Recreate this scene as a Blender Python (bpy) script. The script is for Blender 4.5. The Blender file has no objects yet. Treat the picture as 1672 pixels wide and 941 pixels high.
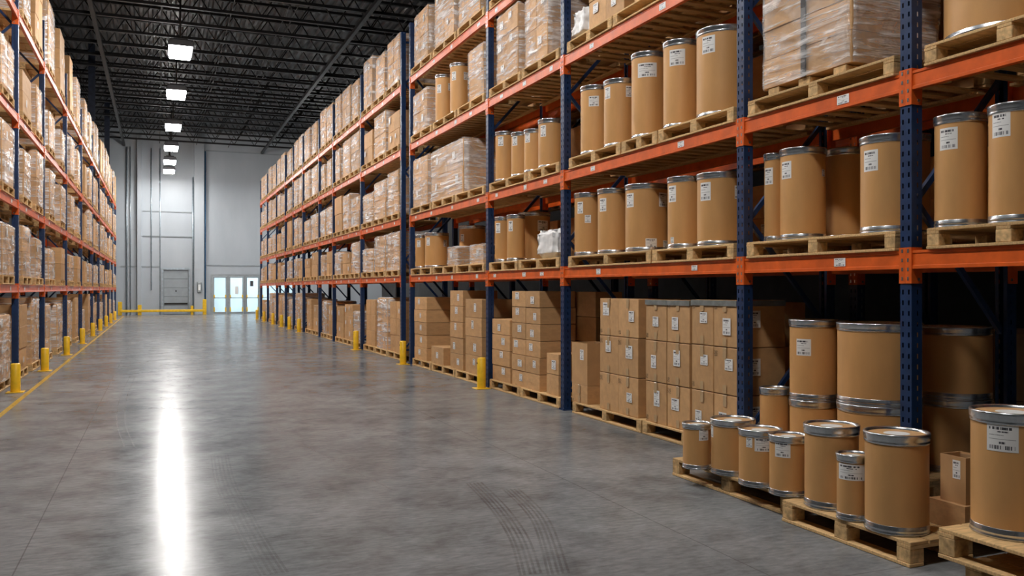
import bpy, bmesh, math, random
from mathutils import Vector, Matrix, noise

random.seed(11)
S = bpy.context.scene
C = S.collection
# ------------------------------------------------------------------ camera model
FPX = 1400.0
CX, HY, EYE = 836.0, 471.5, 1.6
YAW = math.atan(578.0 / FPX)
cT, sT = math.cos(YAW), math.sin(YAW)


def at_plane(px, X):
    """Y and viewing depth of the point of the vertical plane x = X seen in column px"""
    u = (px - CX) / FPX
    D = X / (u * cT + sT)
    return D * (cT - u * sT), D


def at_floor(px, py, h):
    D = FPX * (EYE - h) / (py - HY)
    u = (px - CX) / FPX
    return D * (u * cT + sT), D * (cT - u * sT), D


def hgt(py, D):
    return EYE - (py - HY) * D / FPX


# ------------------------------------------------------------------ node helpers
def new_mat(name):
    m = bpy.data.materials.new(name)
    m.use_nodes = True
    nt = m.node_tree
    b = nt.nodes['Principled BSDF']
    return m, nt, b


def N(nt, typ, **kw):
    n = nt.nodes.new(typ)
    for k, v in kw.items():
        setattr(n, k, v)
    return n


def setin(n, **kw):
    for k, v in kw.items():
        n.inputs[k.replace('_', ' ')].default_value = v


def ramp(nt, stops):
    r = N(nt, 'ShaderNodeValToRGB')
    e = r.color_ramp.elements
    while len(e) < len(stops):
        e.new(0.5)
    for i, (p, c) in enumerate(stops):
        e[i].position = p
        e[i].color = (*c, 1) if len(c) == 3 else c
    return r


def coords(nt, scale=(1, 1, 1), kind='Object'):
    t = N(nt, 'ShaderNodeTexCoord')
    mp = N(nt, 'ShaderNodeMapping')
    mp.inputs['Scale'].default_value = scale
    nt.links.new(t.outputs[kind], mp.inputs[0])
    return mp.outputs[0]


def noise_tex(nt, vec, scale, detail=4, rough=.55, dist=0):
    n = N(nt, 'ShaderNodeTexNoise')
    n.inputs['Scale'].default_value = scale
    n.inputs['Detail'].default_value = detail
    n.inputs['Roughness'].default_value = rough
    n.inputs['Distortion'].default_value = dist
    if vec is not None:
        nt.links.new(vec, n.inputs['Vector'])
    return n


def bump(nt, b, src, strength=.2, dist=.01):
    n = N(nt, 'ShaderNodeBump')
    n.inputs['Strength'].default_value = strength
    n.inputs['Distance'].default_value = dist
    nt.links.new(src, n.inputs['Height'])
    nt.links.new(n.outputs[0], b.inputs['Normal'])


def simple(name, col, rough=.5, metal=0.0, spec=.5, nscale=8, var=.25, bumps=.0, vec_scale=(1, 1, 1), randomize=.0):
    m, nt, b = new_mat(name)
    v = coords(nt, vec_scale)
    n = noise_tex(nt, v, nscale)
    lo = tuple(c * (1 - var) for c in col)
    hi = tuple(min(1, c * (1 + var)) for c in col)
    r = ramp(nt, [(.3, lo), (.7, hi)])
    nt.links.new(n.outputs['Fac'], r.inputs[0])
    out = r.outputs[0]
    if randomize:
        oi = N(nt, 'ShaderNodeObjectInfo')
        mr = N(nt, 'ShaderNodeMapRange')
        mr.inputs['To Min'].default_value = 1 - randomize
        mr.inputs['To Max'].default_value = 1 + randomize
        nt.links.new(oi.outputs['Random'], mr.inputs[0])
        hs = N(nt, 'ShaderNodeHueSaturation')
        nt.links.new(mr.outputs[0], hs.inputs['Value'])
        nt.links.new(out, hs.inputs['Color'])
        out = hs.outputs[0]
    nt.links.new(out, b.inputs['Base Color'])
    b.inputs['Roughness'].default_value = rough
    b.inputs['Metallic'].default_value = metal
    b.inputs['Specular IOR Level'].default_value = spec
    if bumps:
        bump(nt, b, n.outputs['Fac'], bumps, .005)
    return m


M = {}
M['carton'] = simple('kraft_cardboard', (.57, .335, .155), .62, 0, .35, 5, .10, .0, randomize=.14)
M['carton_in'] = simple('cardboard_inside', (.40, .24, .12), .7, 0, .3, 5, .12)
M['drum'] = simple('fibre_drum_board', (.62, .335, .125), .48, 0, .45, 6, .08, .05, (1, 1, .35), randomize=.06)
def scuffs(m):
    nt = m.node_tree
    L = nt.links.new
    b = nt.nodes['Principled BSDF']
    src = b.inputs['Base Color'].links[0].from_socket
    oi = N(nt, 'ShaderNodeObjectInfo')
    t = N(nt, 'ShaderNodeTexCoord')
    sc = N(nt, 'ShaderNodeVectorMath', operation='MULTIPLY_ADD')
    L(t.outputs['Object'], sc.inputs[0])
    sc.inputs[1].default_value = (5, 5, 11)
    cb = N(nt, 'ShaderNodeCombineXYZ')
    mu = N(nt, 'ShaderNodeMath', operation='MULTIPLY')
    mu.inputs[1].default_value = 60
    L(oi.outputs['Random'], mu.inputs[0])
    for k in range(3):
        L(mu.outputs[0], cb.inputs[k])
    L(cb.outputs[0], sc.inputs[2])
    n = noise_tex(nt, sc.outputs[0], 1.0, 6, .7, 1.2)
    r = ramp(nt, [(.70, (0, 0, 0)), (.78, (.55, .55, .55))])
    L(n.outputs['Fac'], r.inputs[0])
    mx = N(nt, 'ShaderNodeMix', data_type='RGBA')
    L(r.outputs[0], mx.inputs[0])
    L(src, mx.inputs[6])
    mx.inputs[7].default_value = (.75, .62, .48, 1)
    L(mx.outputs[2], b.inputs['Base Color'])


scuffs(M['drum'])
M['lid'] = simple('drum_lid_board', (.58, .34, .15), .5, 0, .45, 9, .12)
M['steel'] = simple('galvanised_ring', (.60, .63, .66), .27, .95, .5, 30, .15, .0, (1, 1, .3))
M['orange'] = simple('orange_beam_paint', (.70, .115, .014), .38, 0, .5, 7, .18, .0)
M['blue'] = simple('navy_upright_paint', (.010, .034, .105), .38, 0, .5, 7, .3, .0)
M['wood'] = simple('pallet_timber', (.62, .405, .19), .72, 0, .25, 9, .26, .12, (1, 9, 6), randomize=.16)
M['woodend'] = simple('pallet_block_timber', (.58, .38, .18), .75, 0, .25, 22, .4, .1, randomize=.16)
M['tape'] = simple('packing_tape_film', (.52, .36, .20), .22, 0, .5, 6, .1)
M['gap_shade_strip'] = simple('gap_shade_black', (.015, .015, .018), .35)  # black for the painted shade between two carton columns
M['band'] = simple('grey_edge_band', (.34, .43, .46), .3, .7, .5, 12, .2)
M['black'] = simple('black_steel_paint', (.008, .008, .009), .45, 0, .5, 6, .3)
M['column'] = simple('dark_column_paint', (.022, .032, .06), .4, 0, .5, 6, .3)
M['yellow'] = simple('yellow_guard_paint', (.85, .52, .02), .4, 0, .5, 9, .12)
M['galv'] = simple('galvanised_pipe', (.42, .50, .56), .32, .8, .5, 8, .2)
M['bluepipe'] = simple('blue_pipe_paint', (.08, .20, .36), .35, .3, .5, 8, .2)
M['doorgrey'] = simple('grey_steel_door', (.30, .34, .37), .42, .0, .5, 3, .08)
M['frame'] = simple('aluminium_frame', (.45, .5, .53), .35, .8, .5, 8, .1)
M['white'] = simple('white_wall_paint', (.82, .84, .85), .6, 0, .4, 3, .03)
M['lamp_body'] = simple('lamp_housing', (.10, .10, .11), .4, .5, .5, 5, .1)
M['foam'] = simple('white_wrap_sheet', (.80, .80, .80), .3, 0, .5, 10, .08, .4)


def wood_dark_knots():
    m = M['woodend']
    return m


def emit(name, col, strength):
    m, nt, b = new_mat(name)
    b.inputs['Base Color'].default_value = (.9, .9, .9, 1)
    b.inputs['Emission Color'].default_value = (*col, 1)
    b.inputs['Emission Strength'].default_value = strength
    return m


M['glow'] = emit('lamp_diffuser', (1.0, .965, .925), 128.0)
M['day_panel'] = emit('daylight_panel_glow', (.84, .95, 1.0), 14.0)  # glow of the panel added behind the doors as daylight

# paper labels: rows of small print on white paper
def paper():
    m, nt, b = new_mat('printed_paper')
    L = nt.links.new
    t = N(nt, 'ShaderNodeTexCoord')
    sep = N(nt, 'ShaderNodeSeparateXYZ')
    L(t.outputs['UV'], sep.inputs[0])

    def mth(op, a, bb=None):
        n = N(nt, 'ShaderNodeMath', operation=op)
        for i, q in enumerate((a, bb)):
            if q is None:
                continue
            if isinstance(q, (int, float)):
                n.inputs[i].default_value = q
            else:
                L(q, n.inputs[i])
        return n.outputs[0]

    u, v = sep.outputs[0], sep.outputs[1]
    oi = N(nt, 'ShaderNodeObjectInfo')
    off = mth('MULTIPLY', oi.outputs['Random'], 37.0)

    def text(freq, off2, thr):
        cmb = N(nt, 'ShaderNodeCombineXYZ')
        L(mth('ADD', mth('MULTIPLY', u, freq), off), cmb.inputs[0])
        cmb.inputs[1].default_value = off2
        n = noise_tex(nt, cmb.outputs[0], 1.0, 2, .6)
        return mth('GREATER_THAN', n.outputs['Fac'], thr)

    def band(lo, hi, ulo=.08, uhi=.92):
        a = mth('MULTIPLY', mth('GREATER_THAN', v, lo), mth('LESS_THAN', v, hi))
        return mth('MULTIPLY', a, mth('MULTIPLY', mth('GREATER_THAN', u, ulo), mth('LESS_THAN', u, uhi)))

    parts = [mth('MULTIPLY', band(.80, .90, .08, .80), text(22, 1.3, .44)),
             mth('MULTIPLY', band(.70, .75, .35, .7), text(30, 4.7, .46)),
             mth('MULTIPLY', mth('MULTIPLY', band(.585, .615, .08, .55), text(40, 7.1, .44)), .7),
             mth('MULTIPLY', mth('MULTIPLY', band(.44, .465, .08, .92), text(14, 2.9, .3)), .55),
             mth('MULTIPLY', band(.28, .36, .4, .6), text(26, 9.9, .42)),
             mth('MULTIPLY', band(.08, .22, .10, .9), text(34, 12.2, .5))]
    s = parts[0]
    for p in parts[1:]:
        s = mth('MAXIMUM', s, p)
    mix = N(nt, 'ShaderNodeMix', data_type='RGBA')
    L(s, mix.inputs[0])
    mix.inputs[6].default_value = (.80, .80, .79, 1)
    mix.inputs[7].default_value = (.05, .05, .06, 1)
    L(mix.outputs[2], b.inputs['Base Color'])
    b.inputs['Roughness'].default_value = .45
    return m


M['paper'] = paper()
M['blank'] = simple('plain_paper', (.78, .78, .77), .5, 0, .4, 30, .06)


def wrapmat():
    m, nt, b = new_mat('clear_stretch_film')
    L = nt.links.new
    b.inputs['Base Color'].default_value = (.93, .93, .94, 1)
    b.inputs['Roughness'].default_value = .2
    b.inputs['Specular IOR Level'].default_value = .9
    t = N(nt, 'ShaderNodeTexCoord')
    oi = N(nt, 'ShaderNodeObjectInfo')

    def streak(rot, scale, seed):
        mp = N(nt, 'ShaderNodeMapping')
        mp.inputs['Rotation'].default_value = rot
        mp.inputs['Scale'].default_value = scale
        ad = N(nt, 'ShaderNodeVectorMath', operation='ADD')
        mu = N(nt, 'ShaderNodeVectorMath', operation='SCALE')
        cm_ = N(nt, 'ShaderNodeCombineXYZ')
        for k in range(3):
            L(oi.outputs['Random'], cm_.inputs[k])
        L(cm_.outputs[0], mu.inputs[0])
        mu.inputs['Scale'].default_value = 40 + seed
        L(t.outputs['Object'], ad.inputs[0])
        L(mu.outputs[0], ad.inputs[1])
        L(ad.outputs[0], mp.inputs[0])
        return noise_tex(nt, mp.outputs[0], 1.0, 4, .6, .7)
    a = streak((.5, .5, 0), (1.5, 1.5, 13), 0)
    c = streak((-.6, -.5, 0), (1.5, 1.5, 15), 9)
    p = streak((0, 0, 0), (1.8, 1.8, 1.8), 21)
    ra = ramp(nt, [(.50, (0, 0, 0)), (.62, (.75, .75, .75))])
    rc = ramp(nt, [(.53, (0, 0, 0)), (.64, (.7, .7, .7))])
    rp = ramp(nt, [(.44, (.05, .05, .05)), (.66, (.36, .36, .36))])
    for q, r_ in ((a, ra), (c, rc), (p, rp)):
        L(q.outputs['Fac'], r_.inputs[0])
    s1 = N(nt, 'ShaderNodeMath', operation='ADD')
    L(ra.outputs[0], s1.inputs[0])
    L(rc.outputs[0], s1.inputs[1])
    s2 = N(nt, 'ShaderNodeMath', operation='MULTIPLY_ADD')
    L(s1.outputs[0], s2.inputs[0])
    s2.inputs[1].default_value = .55
    L(rp.outputs[0], s2.inputs[2])
    r = N(nt, 'ShaderNodeClamp')
    L(s2.outputs[0], r.inputs[0])
    r.inputs['Max'].default_value = .9
    hs = N(nt, 'ShaderNodeMath', operation='ADD')
    L(a.outputs['Fac'], hs.inputs[0])
    L(c.outputs['Fac'], hs.inputs[1])
    bump(nt, b, hs.outputs[0], .8, .03)
    tr = N(nt, 'ShaderNodeBsdfTransparent')
    mx = N(nt, 'ShaderNodeMixShader')
    L(r.outputs[0], mx.inputs[0])
    L(tr.outputs[0], mx.inputs[1])
    L(b.outputs[0], mx.inputs[2])
    L(mx.outputs[0], nt.nodes['Material Output'].inputs[0])
    return m


M['wrap'] = wrapmat()


def glassmat():
    m, nt, b = new_mat('door_glass')
    L = nt.links.new
    tr = N(nt, 'ShaderNodeBsdfTransparent')
    tr.inputs[0].default_value = (.90, .97, 1, 1)
    b.inputs['Roughness'].default_value = .05
    b.inputs['Base Color'].default_value = (.8, .9, .95, 1)
    mx = N(nt, 'ShaderNodeMixShader')
    mx.inputs[0].default_value = .12
    L(tr.outputs[0], mx.inputs[1])
    L(b.outputs[0], mx.inputs[2])
    L(mx.outputs[0], nt.nodes['Material Output'].inputs[0])
    return m


M['glass'] = glassmat()


def floormat():
    m, nt, b = new_mat('polished_concrete')
    L = nt.links.new
    v = coords(nt, (1, 1, 1))
    big = noise_tex(nt, v, .45, 5, .6, .3)
    mid = noise_tex(nt, v, 1.9, 8, .66, .25)
    v3 = coords(nt, (1, 3.2, 1))
    fine = noise_tex(nt, v3, 9, 6, .68)
    r1 = ramp(nt, [(.32, (.150, .157, .163)), (.5, (.200, .208, .215)), (.70, (.245, .254, .262))])
    r2 = ramp(nt, [(.30, (.64, .64, .64)), (.5, (1, 1, 1)), (.70, (1.22, 1.22, 1.22))])
    r3 = ramp(nt, [(.3, (.72, .72, .72)), (.7, (1.2, 1.2, 1.2))])
    L(big.outputs['Fac'], r1.inputs[0])
    L(mid.outputs['Fac'], r2.inputs[0])
    L(fine.outputs['Fac'], r3.inputs[0])
    a = N(nt, 'ShaderNodeMix', data_type='RGBA', blend_type='MULTIPLY')
    a.inputs[0].default_value = 1
    L(r1.outputs[0], a.inputs[6])
    L(r2.outputs[0], a.inputs[7])
    c = N(nt, 'ShaderNodeMix', data_type='RGBA', blend_type='MULTIPLY')
    c.inputs[0].default_value = 1
    L(a.outputs[2], c.inputs[6])
    L(r3.outputs[0], c.inputs[7])
    # saw-cut joints every 4.6 m along, 3.8 m across
    sep = N(nt, 'ShaderNodeSeparateXYZ')
    L(coords(nt), sep.inputs[0])

    def joint(sock, period, offset):
        ad = N(nt, 'ShaderNodeMath', operation='ADD')
        ad.inputs[1].default_value = offset
        L(sock, ad.inputs[0])
        pp = N(nt, 'ShaderNodeMath', operation='PINGPONG')
        pp.inputs[1].default_value = period / 2
        L(ad.outputs[0], pp.inputs[0])
        lt = N(nt, 'ShaderNodeMath', operation='LESS_THAN')
        lt.inputs[1].default_value = .004
        L(pp.outputs[0], lt.inputs[0])
        return lt.outputs[0]

    mxm = N(nt, 'ShaderNodeMath', operation='MAXIMUM')
    L(joint(sep.outputs[0], 3.9, .75), mxm.inputs[0])
    L(joint(sep.outputs[1], 4.6, .9), mxm.inputs[1])
    jm = N(nt, 'ShaderNodeMath', operation='MULTIPLY')
    jm.inputs[1].default_value = .55
    L(mxm.outputs[0], jm.inputs[0])
    d = N(nt, 'ShaderNodeMix', data_type='RGBA')
    L(jm.outputs[0], d.inputs[0])
    L(c.outputs[2], d.inputs[6])
    d.inputs[7].default_value = (.07, .07, .068, 1)
    L(d.outputs[2], b.inputs['Base Color'])
    soft = noise_tex(nt, v, 1.6, 3, .5)
    rr = ramp(nt, [(.3, (.165, .165, .165)), (.7, (.26, .26, .26))])
    L(mid.outputs['Fac'], rr.inputs[0])
    L(rr.outputs[0], b.inputs['Roughness'])
    b.inputs['Specular IOR Level'].default_value = .055
    return m


M['floor'] = floormat()


def decal(name, col, lo, hi, scale, top=.75):
    m, nt, b = new_mat(name)
    L = nt.links.new
    b.inputs['Base Color'].default_value = (*col, 1)
    b.inputs['Roughness'].default_value = .35
    n = noise_tex(nt, coords(nt, scale), 3, 5, .65)
    r = ramp(nt, [(lo, (0, 0, 0)), (hi, (top, top, top))])
    L(n.outputs['Fac'], r.inputs[0])
    tr = N(nt, 'ShaderNodeBsdfTransparent')
    mx = N(nt, 'ShaderNodeMixShader')
    L(r.outputs[0], mx.inputs[0])
    L(tr.outputs[0], mx.inputs[1])
    L(b.outputs[0], mx.inputs[2])
    L(mx.outputs[0], nt.nodes['Material Output'].inputs[0])
    return m


M['ink'] = decal('black_ink_print', (.03, .025, .02), .46, .56, (22, 60, 60), .7)
M['tyre'] = decal('tyre_rubber_mark', (.06, .06, .06), .25, .8, (.8, .8, 1), .38)
M['tyre_pale'] = decal('pale_scuff_mark', (.36, .36, .36), .3, .8, (.8, .8, 1), .38)
M['line'] = decal('worn_yellow_line', (.70, .42, .03), .25, .42, (3, 1, 1))


def wallmat():
    m, nt, b = new_mat('grey_wall_panel')
    L = nt.links.new
    n = noise_tex(nt, coords(nt, (1, 1, .3)), .8, 4, .6)
    r = ramp(nt, [(.3, (.375, .42, .465)), (.7, (.43, .475, .52))])
    L(n.outputs['Fac'], r.inputs[0])
    L(r.outputs[0], b.inputs['Base Color'])
    b.inputs['Roughness'].default_value = .5
    return m


M['wall'] = wallmat()
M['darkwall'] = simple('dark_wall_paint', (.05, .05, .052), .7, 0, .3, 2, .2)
M['deck'] = simple('ceiling_deck_metal', (.12, .124, .132), .40, .35, .5, 1.3, .45, .0, (1, .25, 1))


# ------------------------------------------------------------------ mesh builder
class MB:
    def __init__(s):
        s.v, s.f, s.uv, s.mi, s.sm = [], [], {}, [], []
        s.cur = 0

    def face(s, idx, smooth=False, uv=None):
        if uv:
            s.uv[len(s.f)] = uv
        s.f.append(idx)
        s.mi.append(s.cur)
        s.sm.append(smooth)

    def box(s, x0, x1, y0, y1, z0, z1):
        b = len(s.v)
        s.v += [(x0, y0, z0), (x1, y0, z0), (x1, y1, z0), (x0, y1, z0), (x0, y0, z1), (x1, y0, z1), (x1, y1, z1), (x0, y1, z1)]
        for q in ((0, 3, 2, 1), (4, 5, 6, 7), (0, 1, 5, 4), (1, 2, 6, 5), (2, 3, 7, 6), (3, 0, 4, 7)):
            s.face(tuple(b + i for i in q))

    def cbox(s, x0, x1, y0, y1, z0, z1, c=.006):
        """box with chamfered edges"""
        bm = bmesh.new()
        bmesh.ops.create_cube(bm, size=1)
        for v in bm.verts:
            v.co = ((x0 + x1) / 2 + v.co.x * (x1 - x0), (y0 + y1) / 2 + v.co.y * (y1 - y0), (z0 + z1) / 2 + v.co.z * (z1 - z0))
        bmesh.ops.bevel(bm, geom=bm.edges[:], offset=c, segments=1, affect='EDGES')
        s.add_bm(bm)

    def add_bm(s, bm, smooth=False):
        b = len(s.v)
        bm.verts.index_update()
        s.v += [tuple(v.co) for v in bm.verts]
        for f in bm.faces:
            s.face(tuple(b + v.index for v in f.verts), smooth)
        bm.free()

    def quad(s, a, b_, c, d, uv=True):
        b = len(s.v)
        s.v += [a, b_, c, d]
        s.face((b, b + 1, b + 2, b + 3), False, [(0, 0), (1, 0), (1, 1), (0, 1)] if uv else None)

    def lathe(s, prof, n=40, smooth=True, cx=0, cy=0, a0=0, a1=None):
        """prof: list of (r, z); revolve about z"""
        full = a1 is None
        a1 = a0 + 2 * math.pi if full else a1
        k = n if full else n + 1
        b = len(s.v)
        for (r, z) in prof:
            for i in range(k):
                a = a0 + (a1 - a0) * i / n
                s.v.append((cx + r * math.cos(a), cy + r * math.sin(a), z))
        for j in range(len(prof) - 1):
            for i in range(n):
                i2 = (i + 1) % k
                s.face((b + j * k + i, b + j * k + i2, b + (j + 1) * k + i2, b + (j + 1) * k + i), smooth)

    def disc(s, r, z, n=40, cx=0, cy=0, up=True):
        b = len(s.v)
        s.v += [(cx + r * math.cos(2 * math.pi * i / n), cy + r * math.sin(2 * math.pi * i / n), z) for i in range(n)]
        s.face(tuple(range(b, b + n)) if up else tuple(range(b + n - 1, b - 1, -1)))

    def tube(s, p, q, r, n=8, smooth=True, caps=True):
        p, q = Vector(p), Vector(q)
        d = (q - p).normalized()
        a = d.orthogonal().normalized()
        c = d.cross(a)
        b = len(s.v)
        for e in (p, q):
            for i in range(n):
                t = 2 * math.pi * i / n
                s.v.append(tuple(e + a * (r * math.cos(t)) + c * (r * math.sin(t))))
        for i in range(n):
            j = (i + 1) % n
            s.face((b + i, b + j, b + n + j, b + n + i), smooth)
        if caps:
            s.face(tuple(b + i for i in reversed(range(n))))
            s.face(tuple(b + n + i for i in range(n)))

    def bar(s, p, q, w, h, up=(0, 0, 1)):
        """rectangular bar from p to q; w across, h along up"""
        p, q, up = Vector(p), Vector(q), Vector(up)
        d = (q - p).normalized()
        a = d.cross(up)
        if a.length < 1e-4:
            a = d.orthogonal()
        a.normalize()
        c = a.cross(d).normalized()
        b = len(s.v)
        for e in (p, q):
            for (i, j) in ((-1, -1), (1, -1), (1, 1), (-1, 1)):
                s.v.append(tuple(e + a * (w / 2 * i) + c * (h / 2 * j)))
        for i in range(4):
            j = (i + 1) % 4
            s.face((b + i, b + j, b + 4 + j, b + 4 + i))
        s.face((b + 3, b + 2, b + 1, b))
        s.face((b + 4, b + 5, b + 6, b + 7))

    def mesh(s, name, mats):
        me = bpy.data.meshes.new(name)
        me.from_pydata(s.v, [], s.f)
        for m in (mats if isinstance(mats, (list, tuple)) else [mats]):
            me.materials.append(m)
        me.polygons.foreach_set('use_smooth', s.sm)
        me.polygons.foreach_set('material_index', s.mi)
        if s.uv:
            lay = me.uv_layers.new(name='UVMap')
            for fi, uvs in s.uv.items():
                p = me.polygons[fi]
                for k, li in enumerate(p.loop_indices):
                    lay.data[li].uv = uvs[k]
        me.update()
        return me

    def obj(s, name, mats, parent=None, loc=(0, 0, 0)):
        return link(name, s.mesh(name, mats), parent, loc)


def link(name, me, parent=None, loc=(0, 0, 0), scale=None, rot=None):
    o = bpy.data.objects.new(name, me)
    C.objects.link(o)
    o.location = loc
    if parent:
        o.parent = parent
    if scale:
        o.scale = scale
    if rot:
        o.rotation_euler = rot
    return o


def tag(o, label, cat, group=None, kind='thing'):
    o['label'] = label
    o['category'] = cat
    o['kind'] = kind
    if group:
        o['group'] = group
    return o


def thing(name, label, cat, loc=(0, 0, 0), group=None, rz=0):
    o = bpy.data.objects.new(name, None)
    C.objects.link(o)
    o.location = loc
    o.rotation_euler = (0, 0, rz)
    o.empty_display_size = .1
    return tag(o, label, cat, group)


def struct(o, label=None):
    o['kind'] = 'structure'
    if label:
        o['label'] = label
    return o


ORD = ['zeroth', 'first', 'second', 'third', 'fourth', 'fifth', 'sixth', 'seventh', 'eighth', 'ninth', 'tenth', 'eleventh', 'twelfth', 'thirteenth',
       'fourteenth', 'fifteenth', 'sixteenth', 'seventeenth', 'eighteenth', 'nineteenth', 'twentieth']
SHELF = ['floor level', 'first beam level', 'second beam level', 'third beam level', 'top beam level']

# ------------------------------------------------------------------ layout numbers (metres)
RX = 4.93            # front plane of the right rack
LX = -2.20           # front plane of the left rack
DEP = 1.06           # rack depth
PW = .10             # post section
R_POST = [1.85, 4.58, 6.46, 10.2, 13.0, 17.62]
R_POST2 = [18.33, 22.4, 26.3, 28.8, 32.2, 34.7, 37.0, 39.9, 43.4, 46.4]
L_POST = [12.4, 16.75, 20.4, 25.2, 30.0, 34.9, 38.7, 42.4, 45.9, 49.8, 53.6]
R_MID = [0, 1.806, 3.075, 4.59, 6.0]
L_MID = [0, 1.60, 3.03, 4.50, 6.27]
BH = .13
R_TOP = [0, *[h + BH / 2 for h in R_MID[1:]]]
L_TOP = [0, *[h + BH / 2 for h in L_MID[1:]]]
PH = .145            # pallet height
WALL_Y = 57.0

# ------------------------------------------------------------------ room
mb = MB()
mb.box(-9, 14, -10, WALL_Y + 5, -.2, 0)
floor = struct(mb.obj('floor', M['floor']), 'polished grey concrete warehouse floor')
BACK_T = .25
# back wall with openings for the glass doors (x 3.35..8.4) and the steel door
GD0, GD1, GDH = 3.17, 8.2, 2.47
u0, u1 = at_floor(264, 513, 0), at_floor(310, 513, 0)


def wx(px):
    u = (px - CX) / FPX
    D = WALL_Y / (cT - u * sT)
    return D * (u * cT + sT), D


SD0, SD1 = wx(264)[0], wx(310.5)[0]
SDH = hgt(437.5, wx(287)[1])
GD0 = wx(346)[0]
GDH = hgt(448.5, wx(372)[1])
mb = MB()
T = WALL_Y + BACK_T
mb.box(-9, SD0, WALL_Y, T, 0, 11.8)
mb.box(SD0, SD1, WALL_Y, T, SDH, 11.8)
mb.box(SD1, GD0, WALL_Y, T, 0, 11.8)
mb.box(GD0, GD1, WALL_Y, T, GDH, 11.8)
mb.box(GD1, 14, WALL_Y, T, 0, 11.8)
wall_back = struct(mb.obj('wall_back', M['wall']), 'pale grey panel wall at the end of the aisle')
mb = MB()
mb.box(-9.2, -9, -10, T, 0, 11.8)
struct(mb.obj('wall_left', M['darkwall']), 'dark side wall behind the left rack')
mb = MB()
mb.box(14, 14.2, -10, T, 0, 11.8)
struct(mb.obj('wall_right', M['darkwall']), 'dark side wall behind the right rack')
mb = MB()
mb.box(-9, 14, -10.2, -10, 0, 11.8)
struct(mb.obj('wall_front', M['wall']), 'grey wall behind the camera')

# corrugated deck
mb = MB()
zc, pitch = 11.45, .30
xs, x = [], -9.0
prof = []
while x < 14:
    prof += [(x, zc), (x + .10, zc), (x + .15, zc + .09), (x + .25, zc + .09)]
    x += pitch
b = len(mb.v)
for (px_, pz_) in prof:
    mb.v += [(px_, -10, pz_), (px_, WALL_Y + .1, pz_)]
for i in range(len(prof) - 1):
    mb.face((b + 2 * i, b + 2 * i + 1, b + 2 * i + 3, b + 2 * i + 2))
struct(mb.obj('ceiling', M['deck']), 'dark corrugated steel roof deck')

# open-web joists across the hall
mb = MB()
JB, JT = 10.42, 11.36
mb.bar((-8.98, 0, JT), (13.98, 0, JT), .13, .09)
mb.bar((-8.98, 0, JB), (13.98, 0, JB), .12, .09)
web = MB()
k, x = 0, -8.9
while x < 13.3:
    web.tube((x, 0, JB), (x + .6, 0, JT), .021, 6)
    web.tube((x + .6, 0, JT), (x + 1.2, 0, JB), .021, 6)
    x += 1.2
jm, wm = mb.mesh('ceiling_joist', M['black']), web.mesh('joist_web', M['black'])
y, k = -8.0, 0
while y < WALL_Y - .5:
    o = struct(link('ceiling_joist', jm, None, (0, y, 0)), 'black open-web steel roof joist crossing the hall')
    o['group'] = 'open-web roof joists'
    link('joist_web', wm, o)
    y += 1.75
# bridging: girders running the length of the hall
for gx in (-1.9, 6.15, 11.0):
    mb = MB()
    mb.bar((gx, -9.98, JB - .12), (gx, WALL_Y - .02, JB - .12), .13, .13)
    o = struct(mb.obj('ceiling_beam', M['black']), 'black steel girder under the joists at %s' % {-1.9: 'the left rack', 6.15: 'the right rack', 11.0: 'the right side wall'}[gx])
    for yy in (8, 20, 32, 44):
        pass
# lengthwise bridging rods between the joists
for gx in (-6.0, -4.2, .1, 2.2, 4.1, 8.2):
    mb = MB()
    mb.tube((gx, -9.9, JB + .12), (gx, WALL_Y - .05, JB + .12), .018, 6)
    mb.tube((gx + .05, -9.9, JT - .12), (gx + .05, WALL_Y - .05, JT - .12), .018, 6)
    o = struct(mb.obj('ceiling_bridging', M['black']), 'thin black bridging rods along the roof joists')
    o['group'] = 'bridging rods'


# building columns
for (cx_, cy_) in ((-2.46, 38.32), (-2.46, 49.43)):
    mb = MB()
    mb.box(cx_ - .12, cx_ + .12, cy_ - .12, cy_ - .10, 0, 11.42)
    mb.box(cx_ - .12, cx_ + .12, cy_ + .10, cy_ + .12, 0, 11.42)
    mb.box(cx_ - .012, cx_ + .012, cy_ - .10, cy_ + .10, 0, 11.42)
    o = struct(mb.obj('column', M['column']), 'dark steel building column rising %s' % ('through the middle of the left rack' if cy_ < 40 else 'near the far end of the left rack'))
    p = MB()
    p.box(cx_ - .18, cx_ + .18, cy_ - .18, cy_ + .18, 0, .02)
    p.obj('base_plate', M['column'], o)

# back wall furniture -------------------------------------------------------
def vstrip(px0, px1, y_top, y_bot, depth, mat, name, label):
    x0, D = wx(px0)
    x1, _ = wx(px1)
    mb = MB()
    mb.cbox(x0, x1, WALL_Y - depth, WALL_Y - .001, hgt(y_bot, D), hgt(y_top, D), .01)
    return mb.obj(name, mat), label


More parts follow.
